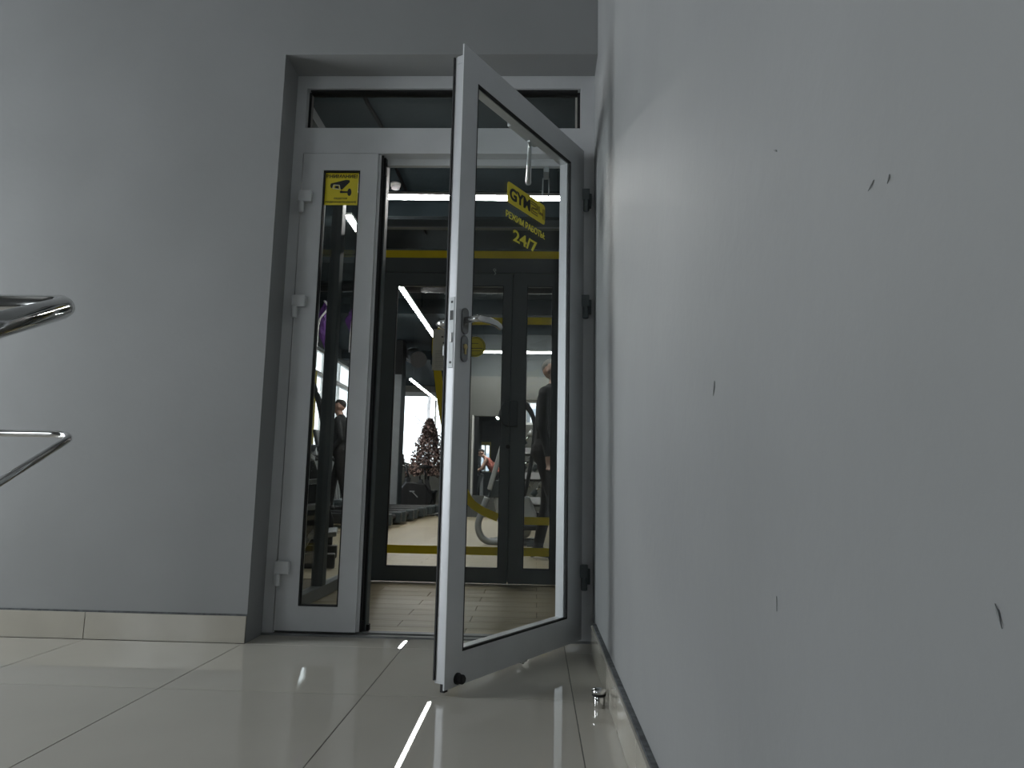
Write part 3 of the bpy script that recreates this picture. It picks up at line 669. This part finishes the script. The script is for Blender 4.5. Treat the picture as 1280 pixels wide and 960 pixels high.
cb = MB(); cb.tube(smooth([(-1.63, 1.9, 3.58), (-1.60, 2.5, 3.565), (-1.57, 2.9, 3.56), (-1.605, 3.4, 3.575), (-1.60, 3.9, 3.56), (-1.605, 4.7, 3.575), (-1.60, 5.5, 3.58)], 5), .017, 8)
tag(cb.build('ceiling_cable', M['cable']), 'black cable running along the gym ceiling past the near smoke detector', 'cable')

# ------------------------------------------------------------------ gym machines
def treadmill(loc, label):
    r = thing('treadmill', label, 'treadmill', loc, 0, 'row of treadmills facing the windows')
    # local +x is the rear end, -x the console
    b = MB(); b.box((-1.0, -.40, .06), (.92, -.28, .20)); b.box((-1.0, .28, .06), (.92, .40, .20)); b.build('side_rail', M['black'], r, bevel=.02)
    b = MB(); b.box((-.95, -.28, .12), (.90, .28, .165)); b.cyl((.90, -.28, .143), (.90, .28, .143), .035, seg=12); b.build('belt', M['blacksoft'], r)
    for s_ in (-.34, .34): 
        b = MB(); b.box((.86, s_-.065, .05), (1.0, s_+.065, .205)); b.build('end_cap', M['darkgrey'], r, bevel=.02)
    for fx_ in (.6, -.85):
        for fy_ in (-.36, .28): MB().box((fx_, fy_, 0), (fx_+.12, fy_+.08, .07)).build('foot', M['black'], r)
    b = MB(); b.box((-1.05, -.32, .10), (-.55, .32, .30)); b.build('motor_hood', M['darkgrey'], r, bevel=.05)
    for s_ in (-.38, .38): 
        b = MB(); b.beam((-.85, s_, .15), (-1.0, s_, 1.22), .07, .10); b.build('upright', M['silver'], r, bevel=.01)
        b = MB(); b.tube([(-1.0, s_, 1.0), (-.7, s_, 1.02), (-.35, s_, .98), (-.28, s_, .93)], .025, 10); b.build('handrail', M['blacksoft'], r)
    b = MB(); b.box((-1.10, -.42, 1.15), (-.95, .42, 1.26), Matrix.Rotation(.3, 3, 'Y')); b.build('console_shelf', M['black'], r, bevel=.02)
    b = MB(); b.box((-1.12, -.30, 1.22), (-1.06, .30, 1.56), Matrix.Rotation(-.25, 3, 'Y')); b.build('console', M['black'], r, bevel=.02)
    return r
tm = treadmill((-3.15, 7.3, 0), 'nearest treadmill of the row, its rear end showing left of the open leaf')
for k, (y, lb) in enumerate(((8.35, 'second treadmill, carrying the walking person in black'), (9.4, 'third treadmill from the front of the row'), (10.45, 'fourth treadmill from the front of the row'), (11.4, 'farthest treadmill, last of the row before the pillar'))):
    dup(tm, (-3.15 if k < 4 else -3.35, y, 0), 0, lb)

def bike(loc, rz, label):
    r = thing('exercise_bike', label, 'exercise bike', loc, rz, 'exercise bikes')
    b = MB(); b.box((-.55, -.25, 0), (-.45, .25, .06)); b.box((.45, -.25, 0), (.55, .25, .06)); b.beam((-.5, 0, .05), (.5, 0, .05), .08, .05); b.build('base_frame', M['black'], r, bevel=.01)
    b = MB(); b.cyl((-.28, -.03, .33), (-.28, .03, .33), .25, seg=28); b.build('flywheel', M['darkgrey'], r)
    b = MB(); b.beam((-.40, 0, .06), (-.25, 0, .75), .07, .09); b.beam((.3, 0, .06), (.12, 0, .72), .07, .09); b.beam((-.27, 0, .60), (.2, 0, .45), .08, .10); b.build('main_frame', M['black'], r, bevel=.01)
    b = MB(); b.prism([(-.42, .10), (-.48, .45), (-.30, .66), (.10, .62), (.28, .30), (.20, .10)], (0, -.07, 0), (1, 0, 0), (0, 0, 1), -.14); b.build('shroud', M['black'], r, bevel=.03)
    b = MB(); b.cyl((.10, 0, .70), (.08, 0, .95), .02); b.sphere((.10, 0, .98), .14, (1.1, .75, .3)); b.build('seat', M['blacksoft'], r)
    b = MB(); b.cyl((-.26, 0, .72), (-.32, 0, 1.02), .022); b.tube([(-.5, -.2, 1.12), (-.38, -.2, 1.06), (-.30, -.14, 1.04), (-.30, .14, 1.04), (-.38, .2, 1.06), (-.5, .2, 1.12)], .018, 10); b.build('handlebar', M['black'], r)
    b = MB(); b.box((-.42, -.09, 1.08), (-.38, .09, 1.24)); b.build('console', M['black'], r, bevel=.01)
    for s_ in (-1, 1):
        b = MB(); b.beam((-.05, s_*.09, .33), (-.05+s_*.12, s_*.09, .33-s_*.12), .03, .02); b.box((-.10+s_*.12, s_*.09, .32-s_*.12), (.0+s_*.12, s_*.19, .345-s_*.12)); b.build('pedal', M['silver'], r)
    return r
bk = bike((-2.72, 12.8, 0), 0.12, 'black exercise bike in front of the flocked tree')
dup(bk, (-3.2, 15.1, 0), -.3, 'black exercise bike beside the tree pot, near the end window')

# flocked tree in a black pot
tr = thing('flocked_tree', 'flocked brown and pink artificial tree in a black pot before the end window', 'tree', (-2.70, 13.68, 0))
MB().lathe((0, 0, 0), [(.16, 0), (.22, .42), (.235, .44), (.235, .48)], 24).build('pot', M['black'], tr)
MB().cyl((0, 0, .4), (0, 0, 2.0), .04, .012, 10).build('trunk', M['black'], tr)
rnd = random.Random(3); bb = bmesh.new()
for k in range(3200):
    h = rnd.random()**1.15; z = .86+1.2*h; rad = .47*(1-h)**.7+.03; a = rnd.uniform(0, 2*PI); q = rad*rnd.uniform(.45, 1.05)
    c = Vector((q*math.cos(a), q*math.sin(a), z+rnd.uniform(-.05, .05)-.1*q)); s_ = rnd.uniform(.025, .05)
    o3 = [Vector((rnd.gauss(0, 1), rnd.gauss(0, 1), rnd.gauss(0, .8))).normalized()*s_ for _ in range(4)]
    vv = [bb.verts.new(c+p) for p in o3]
    mi = 1 if rnd.random() < .30 else 0
    for t in ((0, 1, 2), (0, 2, 3), (0, 3, 1), (1, 3, 2)):
        f = bb.faces.new([vv[i] for i in t]); f.material_index = mi
mb = MB(); mb.b.free(); mb.b = bb
fo = mb.build('foliage', [M['leafbrown'], M['leafpink']], tr, kind='stuff')

# elliptical trainer behind the inner door
el = thing('elliptical_trainer', 'grey elliptical trainer with a silver arm and a bent floor tube behind the inner door', 'elliptical trainer', (-.515, 4.95, 0))
b = MB(); b.prism([(-.08, .10), (-.16, .46), (-.12, .50), (.22, .50), (.30, .30), (.22, .08), (.05, .04)], (0, -.12, 0), (1, 0, 0), (0, 0, 1), -.24); b.build('shroud', M['silver'], el, bevel=.03)
b = MB(); b.prism([(-.22, .48), (-.16, .66), (.10, .66), (.14, .48)], (0, -.14, 0), (1, 0, 0), (0, 0, 1), -.28); b.build('shroud_cap', M['darkgrey'], el, bevel=.015)
b = MB(); b.tube(smooth([(-.22, -.16, .48), (-.27, -.16, .34), (-.31, -.16, .20), (-.28, -.16, .09), (-.20, -.16, .035), (-.05, -.16, .03), (.25, -.16, .03)], 5), .034, 12); b.build('floor_tube', M['greyp'], el)
b = MB(); b.box((.2, -.32, 0), (.28, .32, .05)); b.box((-.2, -.05, .0), (.3, .05, .06)); b.box((-.16, .0, .0), (-.10, .32, .05)); b.build('base_frame', M['darkgrey'], el, bevel=.01)
b = MB(); b.beam((-.20, -.17, .56), (-.06, -.17, 1.08), .05, .05); b.build('silver_arm', M['silver'], el, bevel=.012)
b = MB(); b.beam((-.13, -.1, .56), (-.02, -.1, .9), .03, .03); b.build('silver_arm', M['silver'], el, bevel=.008)
b = MB(); b.beam((.10, 0, .45), (.02, 0, 1.35), .08, .08); b.build('column', M['darkgrey'], el, bevel=.01)
b = MB(); b.box((-.10, -.16, 1.30), (.06, .16, 1.52), Matrix.Rotation(.35, 3, 'Y')); b.build('console', M['black'], el, bevel=.02)
for s_ in (-.2, .2):
    b = MB(); b.tube(smooth([(.10, s_, 1.48), (.17, s_, 1.46), (.24, s_, 1.34), (.26, s_, 1.18), (.22, s_, .8), (.16, s_, .5)], 5), .02, 10); b.build('moving_handle', M['black'], el)
    b = MB(); b.box((-.02, s_-.08, .22+s_*.3), (.40, s_+.08, .27+s_*.3)); b.build('foot_plate', M['black'], el, bevel=.01)

# dumbbell rack right of it
rk = thing('dumbbell_rack', 'black rack of slanted dumbbells behind the right leaf of the inner door', 'rack', (-.20, 7.3, 0))
for s_ in (-.45, .45):
    b = MB(); b.beam((s_, .2, 0), (s_, -.1, 1.25), .06, .06); b.box((s_-.03, -.28, 0), (s_+.03, .3, .05)); b.build('upright', M['black'], rk)
for z, y in ((.38, -.02), (.72, -.08), (1.06, -.14)):
    b = MB(); b.box((-.5, y-.16, z), (.5, y+.12, z+.03), Matrix.Rotation(.35, 3, 'X')); b.build('tray', M['black'], rk)
n = 0
def dumbbell(loc, label):
    r = thing('dumbbell', label, 'dumbbell', loc, 0, 'dumbbells on the rack')
    b = MB(); b.cyl((.035, .0, .045), (-.035, -.0, -.045), .016, seg=8); b.build('grip', M['chrome'], r)
    for s_ in (1, -1): 
        b = MB(); b.cyl((s_*.03, 0, s_*.035), (s_*.08, 0, s_*.10), .040, seg=12); b.build('head', M['silver'] if s_ > 0 else M['darkgrey'], r)
    return r
db = None
for z, y, nm in ((.38, -.02, 'lowest'), (.72, -.08, 'middle'), (1.06, -.14, 'topmost')):
    for k in range(5):
        lc = (-.20-.32+.16*k, 7.3+y-.03, z+.20); lb = f'slanted steel dumbbell lying on the {nm} tray of the rack, ' + ('leftmost', 'second from left', 'at the middle', 'second from right', 'rightmost')[k]
        if db is None: db = dumbbell(lc, lb)
        else: dup(db, lc, 0, lb)

# stair climber seen through the side pane
sc = thing('stair_climber', 'black stair climber with pale slanted steps seen through the narrow side pane', 'stair climber', (-1.98, 2.75, 0), .25)
b = MB(); b.box((-.30, -.42, 0), (.24, -.30, .10)); b.box((-.30, .30, 0), (.24, .42, .10)); b.box((-.30, -.42, 0), (-.22, .42, .10)); b.build('base_frame', M['black'], sc, bevel=.01)
b = MB(); b.prism([(-.30, .1), (-.30, 1.15), (-.12, 1.15), (.20, .30), (.20, .1)], (0, .36, 0), (1, 0, 0), (0, 0, 1), -.05); b.build('side_panel', M['black'], sc, bevel=.01)
b = MB(); b.prism([(-.30, .1), (-.30, 1.15), (-.22, 1.15), (-.1, .30), (-.1, .1)], (0, -.36, 0), (1, 0, 0), (0, 0, 1), -.05); b.build('side_panel', M['black'], sc, bevel=.01)
for k, (x, z) in enumerate(((.14, .22), (.07, .42), (.0, .60), (-.07, .78))):
    b = MB(); b.box((x-.10, -.30, z-.018), (x+.10, .30, z+.018), Matrix.Rotation(-.12, 3, 'Y')); b.build('step', M['greyp'], sc, bevel=.006)
    b = MB(); b.box((x-.14, -.29, z-.13), (x-.11, .29, z-.02), Matrix.Rotation(.5, 3, 'Y')); b.build('riser', M['greyp'], sc)
for s_ in (-.36, .36):
    b = MB(); b.tube(smooth([(-.26, s_, 1.1), (-.26, s_, 1.5), (-.2, s_, 1.55), (.0, s_, 1.35), (.12, s_, .95), (.14, s_, .6)], 5), .02, 10); b.build('grab_rail', M['black'], sc)
b = MB(); b.box((-.30, -.2, 1.40), (-.24, .2, 1.72), Matrix.Rotation(.2, 3, 'Y')); b.build('console', M['black'], sc, bevel=.02)

# purple cloths hanging from the ceiling
def hang(x, y, z0, z1, label, seed):
    r = thing('hanging_cloth', label, 'cloth', (x, y, z1), 0, 'purple cloths hanging in the gym'); q = random.Random(seed)
    H = z1-z0; b = bmesh.new(); rows = []
    for i in range(15):
        t = i/14; rr = .025+.085*math.sin(PI*min(1, t*1.15))**1.2+.01; ring = []
        for k in range(18):
            a = 2*PI*k/18; rad = rr*(1+.28*math.sin(4*a+5*t+seed)+.12*q.uniform(-1, 1)); ring.append(b.verts.new((rad*math.cos(a)+.05*t*math.sin(seed), rad*.7*math.sin(a), -H*t)))
        rows.append(ring)
    for A, B in zip(rows, rows[1:]):
        for k in range(18): b.faces.new((A[k], A[(k+1) % 18], B[(k+1) % 18], B[k]))
    b.faces.new(rows[0][::-1]); b.faces.new(rows[-1])
    mb = MB(); mb.b.free(); mb.b = b; mb.build('cloth_bundle', M['purple'], r)
    b = MB(); b.tube([(0, 0, -.01), (0, 0, GC-z1-.002)], .006, 6); b.build('hanging_cord', M['cable'], r)
    b = MB(); b.tube(smooth([(-.02, -.08, -.02), (.04, -.12, -.12), (-.05, -.12, -.26), (-.08, -.08, -.42), (-.09, -.06, -H-.12)], 4), .012, 6); b.build('white_strap', M['whitecord'], r)
    return r
hang(-2.83, 5.8, 2.10, 2.82, 'purple cloth with a white strap hanging left of the vestibule post', 1)
hang(-2.56, 6.3, 2.38, 2.95, 'purple cloth with a white strap hanging right of the vestibule post', 4)

# ------------------------------------------------------------------ people (one continuous body each)
def person(name, label, loc, rz, bones, mats, voxel, head, hairm):
    """bones: (p0, p1, r0, r1, material index); capsules fused into one skin by a voxel remesh"""
    r = thing(name, label, 'person', loc, rz)
    b = MB()
    for (p0, p1, r0, r1, mi) in bones:
        p0 = Vector(p0); p1 = Vector(p1); d = (p1-p0)
        if d.length < 1e-4: b.sphere(p0, r0); continue
        n = 4; P = [p0+d*(k/n) for k in range(n+1)]; R = [r0+(r1-r0)*k/n for k in range(n+1)]
        b.tube(P, R, 12); b.sphere(p0, r0, seg=12); b.sphere(p1, r1, seg=12)
    hc, fx, hr_ = head      # head centre, facing vector, head half height
    hc = Vector(hc); fx = Vector(fx).normalized(); sx = Vector((0, 0, 1)).cross(fx).normalized(); uz = fx.cross(sx)
    def hp(f, s_, u): return hc+fx*(f*hr_)+sx*(s_*hr_)+uz*(u*hr_)
    hb = [(hp(-.12, 0, .25), .72*hr_), (hp(.12, 0, .22), .64*hr_), (hp(.22, 0, -.32), .48*hr_), (hp(.34, 0, -.62), .30*hr_), (hp(.45, 0, .12), .34*hr_)]
    for p, q in hb: b.sphere(p, q, seg=14)
    b.tube([hp(.74, 0, .12), hp(.95, 0, -.20)], [.07*hr_, .15*hr_], 8); b.sphere(hp(.88, 0, -.20), .14*hr_, seg=8)
    b.tube([hp(.66, -.2, -.45), hp(.70, .2, -.45)], .075*hr_, 8)
    for s_ in (-1, 1):
        b.tube([hp(.70, s_*.1, .22), hp(.62, s_*.42, .2)], .08*hr_, 8)
        b.tube([hp(-.06, s_*.70, .16), hp(-.12, s_*.76, .02), hp(-.02, s_*.70, -.18)], [.13*hr_, .13*hr_, .08*hr_], 8)
    tmp = b.build('tmp_body', mats)
    md = tmp.modifiers.new('r', 'REMESH'); md.mode = 'VOXEL'; md.voxel_size = voxel
    ms = tmp.modifiers.new('s', 'SMOOTH'); ms.iterations = 3; ms.factor = .5
    dg = bpy.context.evaluated_depsgraph_get(); dg.update()
    me = bpy.data.meshes.new_from_object(tmp.evaluated_get(dg)); bpy.data.objects.remove(tmp)
    me.name = 'body'; me.materials.clear()
    for x in mats: me.materials.append(x)
    caps = [(Vector(p0), Vector(p1), r0, r1, mi) for (p0, p1, r0, r1, mi) in bones]
    for f in me.polygons:
        c = f.center; best = 1e9; mi = 0
        for p, q in hb:
            dd = (c-p).length-q
            if dd < best: best, mi = dd, 0
        for (p0, p1, r0, r1, k) in caps:
            d = p1-p0; l2 = d.length_squared
            t = 0 if l2 < 1e-8 else max(0, min(1, (c-p0).dot(d)/l2)); dd = (c-(p0+d*t)).length-(r0+(r1-r0)*t)
            if dd < best: best, mi = dd, k
        f.material_index = mi; f.use_smooth = True
    o = bpy.data.objects.new('body', me); COL.objects.link(o); o.parent = r
    hbm = MB(); hbm.sphere(hp(-.27, 0, .40), .66*hr_, (1, 1, 1), 18); hbm.sphere(hp(.02, 0, .56), .58*hr_, seg=16); hbm.build('hair', hairm, r)
    b = MB()
    for s_ in (-1, 1): b.sphere(hp(.71, s_*.27, .10), .075*hr_, seg=8)
    b.build('eyes', M['ink'], r)
    return r
def hand(w_, d, side, mi, curl=.6, k=1.0):
    """palm and five fingers from wrist w_ along d; side = direction of the thumb"""
    w_ = Vector(w_); d = Vector(d).normalized(); s = Vector(side).normalized(); n = d.cross(s).normalized(); B = []
    B.append((w_, w_+d*.03*k, .026*k, .03*k, mi))
    for i, (o, L) in enumerate(((.030, .068), (.010, .076), (-.010, .070), (-.029, .055))):
        b0 = w_+d*.02*k+s*o*.6*k; b1 = w_+d*.085*k+s*o*k; B.append((b0, b1, .016*k, .0115*k, mi))
        m1 = b1+(d*math.cos(curl*.6)+n*math.sin(curl*.6))*L*.5*k; m2 = m1+(d*math.cos(curl*1.6)+n*math.sin(curl*1.6))*L*.5*k
        B += [(b1, m1, .0105*k, .0095*k, mi), (m1, m2, .0095*k, .008*k, mi)]
    t0 = w_+d*.03*k+s*.022*k; t1 = t0+(d*.6+s*.7+n*.3).normalized()*.04*k; t2 = t1+(d*.9+s*.25+n*.35).normalized()*.032*k
    return B+[(t0, t1, .015*k, .012*k, mi), (t1, t2, .0115*k, .009*k, mi)]
def stand(h, lean=0.0, stride=.12, arm=.05, bent=.25, hipw=.09):
    """bones of a walking figure facing +x, height h; material 0 skin, 1 top, 2 trousers, 3 shoes"""
    k = h/1.75; V = lambda x, y, z: Vector((x*k, y*k, z*k)); B = []
    hip = .93
    B += [(V(0, -.05, hip), V(0, .05, hip), .135*k, .135*k, 2), (V(0, 0, 1.0), V(lean*.5, 0, 1.15), .135*k, .135*k, 1), (V(lean*.5, -.05, 1.17), V(lean, -.06, 1.36), .12*k, .125*k, 1), (V(lean*.5, .05, 1.17), V(lean, .06, 1.36), .12*k, .125*k, 1),
          (V(lean, -.16, 1.43), V(lean, .16, 1.43), .065*k, .065*k, 1), (V(lean, 0, 1.42), V(lean+.02, 0, 1.55), .062*k, .056*k, 0), (V(lean-.01, -.02, 1.46), V(lean-.01, .02, 1.46), .078*k, .078*k, 1)]
    for s_, st_ in ((-1, stride), (1, -stride)):
        hp_ = V(0, s_*hipw, .92); kn = V(st_*.55+.03, s_*(hipw+.005), .50); an = V(st_, s_*(hipw+.01), .09)
        B += [(hp_, kn, .092*k, .062*k, 2), (kn, an, .06*k, .045*k, 2), (an+V(0, 0, -.03), an+V(.15, s_*.02, -.052), .045*k, .034*k, 3), (an+V(-.02, 0, -.03), an+V(-.05, 0, -.05), .045*k, .036*k, 3)]
        sh = V(lean, s_*.185, 1.41); elb = V(lean-arm*s_-.02, s_*.235, 1.13); wr_ = elb+V(.12*bent*4-.0, -.0, -.235)
        B += [(sh, elb, .055*k, .044*k, 1), (elb, wr_, .042*k, .033*k, 1)]
        B += hand(wr_, (wr_-elb).normalized(), (1, 0, .2), 0, .7, k)
    return B
pm = [M['skin'], M['jacket'], M['trousers'], M['shoe']]
person('person', 'person with short grey hair in black jacket walking behind the inner door', (-.13, 3.35, 0), -.45, stand(1.68, .04, .14, .03, .12), pm, .0075, ((.035, 0, 1.565), (1, 0, -.12), .115), M['hairgrey'])
person('person', 'dark haired person in black walking on a treadmill toward the windows', (-3.27, 8.36, .168), PI, stand(1.70, .03, .16, .06, .4), pm, .013, ((.06, 0, 1.60), (1, 0, -.05), .117), M['hairdark'])
# leaning figure in the second room
k = 1.0; V = Vector
LB = [(V((0, -.05, .90)), V((0, .05, .90)), .14, .14, 2), (V((.02, 0, .98)), V((-.16, 0, 1.18)), .135, .14, 1), (V((-.16, -.06, 1.18)), V((-.30, -.07, 1.33)), .115, .115, 1), (V((-.16, .06, 1.18)), V((-.30, .07, 1.33)), .115, .115, 1), (V((-.32, -.15, 1.38)), V((-.32, .15, 1.38)), .065, .065, 1), (V((-.32, 0, 1.38)), V((-.42, 0, 1.48)), .06, .055, 0)]
for s_ in (-1, 1):
    LB += [(V((0, s_*.09, .9)), V((-.10-.1*s_, s_*.1, .5)), .095, .065, 2), (V((-.10-.1*s_, s_*.1, .5)), V((.05-.2*s_, s_*.1, .09)), .06, .045, 2), (V((.05-.2*s_, s_*.1, .06)), V((-.11-.2*s_, s_*.11, .04)), .045, .035, 3),
           (V((-.32, s_*.19, 1.36)), V((-.45, s_*.25, 1.10)), .055, .045, 0), (V((-.45, s_*.25, 1.10)), V((-.66, s_*.2, 1.0)), .042, .032, 0)]
    LB += hand(V((-.66, s_*.2, 1.0)), (-1, 0, -.2), (0, -s_, .3), 0, .8)
person('person', 'person in a coral top leaning over a machine in the second room', (-1.41, 18.9, .006), 0, LB, [M['skin'], M['pink'], M['trousers'], M['shoe']], .013, ((-.48, 0, 1.56), (-1, 0, -.45), .117), M['hairdark'])
# the machine that person leans on
dk = thing('desk_bike', 'dark machine under the leaning person in the second room', 'exercise machine', (-1.81, 18.9, .006))
b = MB(); b.box((-.14, -.3, 0), (.5, -.2, .06)); b.box((-.14, .2, 0), (.5, .3, .06)); b.box((-.14, -.3, 0), (-.06, .3, .06)); b.build('base_frame', M['black'], dk)
b = MB(); b.beam((-.05, 0, .05), (-.16+.1, 0, .95), .10, .10); b.build('column', M['greyp'], dk, bevel=.01)
b = MB(); b.tube([(-.06, -.24, .95), (-.22+.19, -.2, .93), (-.03, .2, .93), (-.06, .24, .95)], .02, 8); b.build('handlebar', M['silver'], dk)
b = MB(); b.box((-.13, -.15, .95), (-.08, .15, 1.2), Matrix.Rotation(-.3, 3, 'Y')); b.build('console', M['black'], dk, bevel=.01)
# second machine beside it, nearer
ml = thing('weight_machine', 'dark cable machine with grey bars in front of the leaning person', 'exercise machine', (-1.72, 15.6, .006))
b = MB(); b.box((-.42, -.3, 0), (-.36, .3, .06)); b.box((.2, -.3, 0), (.26, .3, .06)); b.box((-.42, -.04, 0), (.26, .04, .06)); b.build('base_frame', M['black'], ml)
for x0, x1 in ((-.35, -.18), (-.22, -.05), (-.08, .06)):
    b = MB(); b.beam((x0, 0, .05), (x1, 0, .86), .05, .05); b.build('slanted_bar', M['silver'], ml)
b = MB(); b.box((-.45, -.2, .84), (.0, .2, .90)); b.build('tray', M['greyp'], ml, bevel=.01)
b = MB(); b.beam((-.40, .0, .06), (-.42, 0, 1.25), .05, .05); b.beam((-.42, 0, 1.22), (-.2, 0, .95), .05, .05); b.build('upright', M['black'], ml)

# ------------------------------------------------------------------ outside the gym windows
gr = struct(MB().box((-40, -12, -.6), (40, 60, -.3)).build('ground', M['snow']), 'snowy ground outside the gym', 'ground')
bd = thing('apartment_building', 'pale building far outside the gym end window', 'building', (-2.5, 40, -.3), kind='structure')
MB().box((-1.6, 0, 0), (12, 6, 14)).build('facade', M['facade'], bd)
for i in range(3):
    for j in range(5):
        f = MB().box((-1.0+2.3*i, -.06, 1.2+2.7*j), (.2+2.3*i, .02, 2.8+2.7*j)).build('window', M['facadedark'], bd)
        MB().box((-.45+2.3*i, -.09, 1.2+2.7*j), (-.37+2.3*i, -.06, 2.8+2.7*j)).build('mullion', M['white'], f)
bt = thing('bare_tree', 'bare pale tree outside the gym end window', 'tree', (-4.75, 27, -.3))
b = MB(); b.tube([(0, 0, 0), (.03, 0, 2.2), (-.03, 0, 4.0), (.05, 0, 6)], [.14, .11, .08, .03], 10)
b.build('trunk', M['bark'], bt)
b = MB(); q = random.Random(5)
for k in range(16):
    z = 1.6+.24*k; a = q.uniform(0, 2*PI); L = q.uniform(.6, 1.1); p = Vector((0, 0, z)); d = Vector((math.cos(a), math.sin(a), .7))
    e = p+d*L*.6; b.tube([p, e, e+Vector((d.x*.3, d.y*.3, .45))], [.035, .022, .008], 6)
    b.tube([e, e+Vector((-d.y*.3, d.x*.3, .3))], [.015, .006], 6)
b.build('branches', M['bark'], bt)
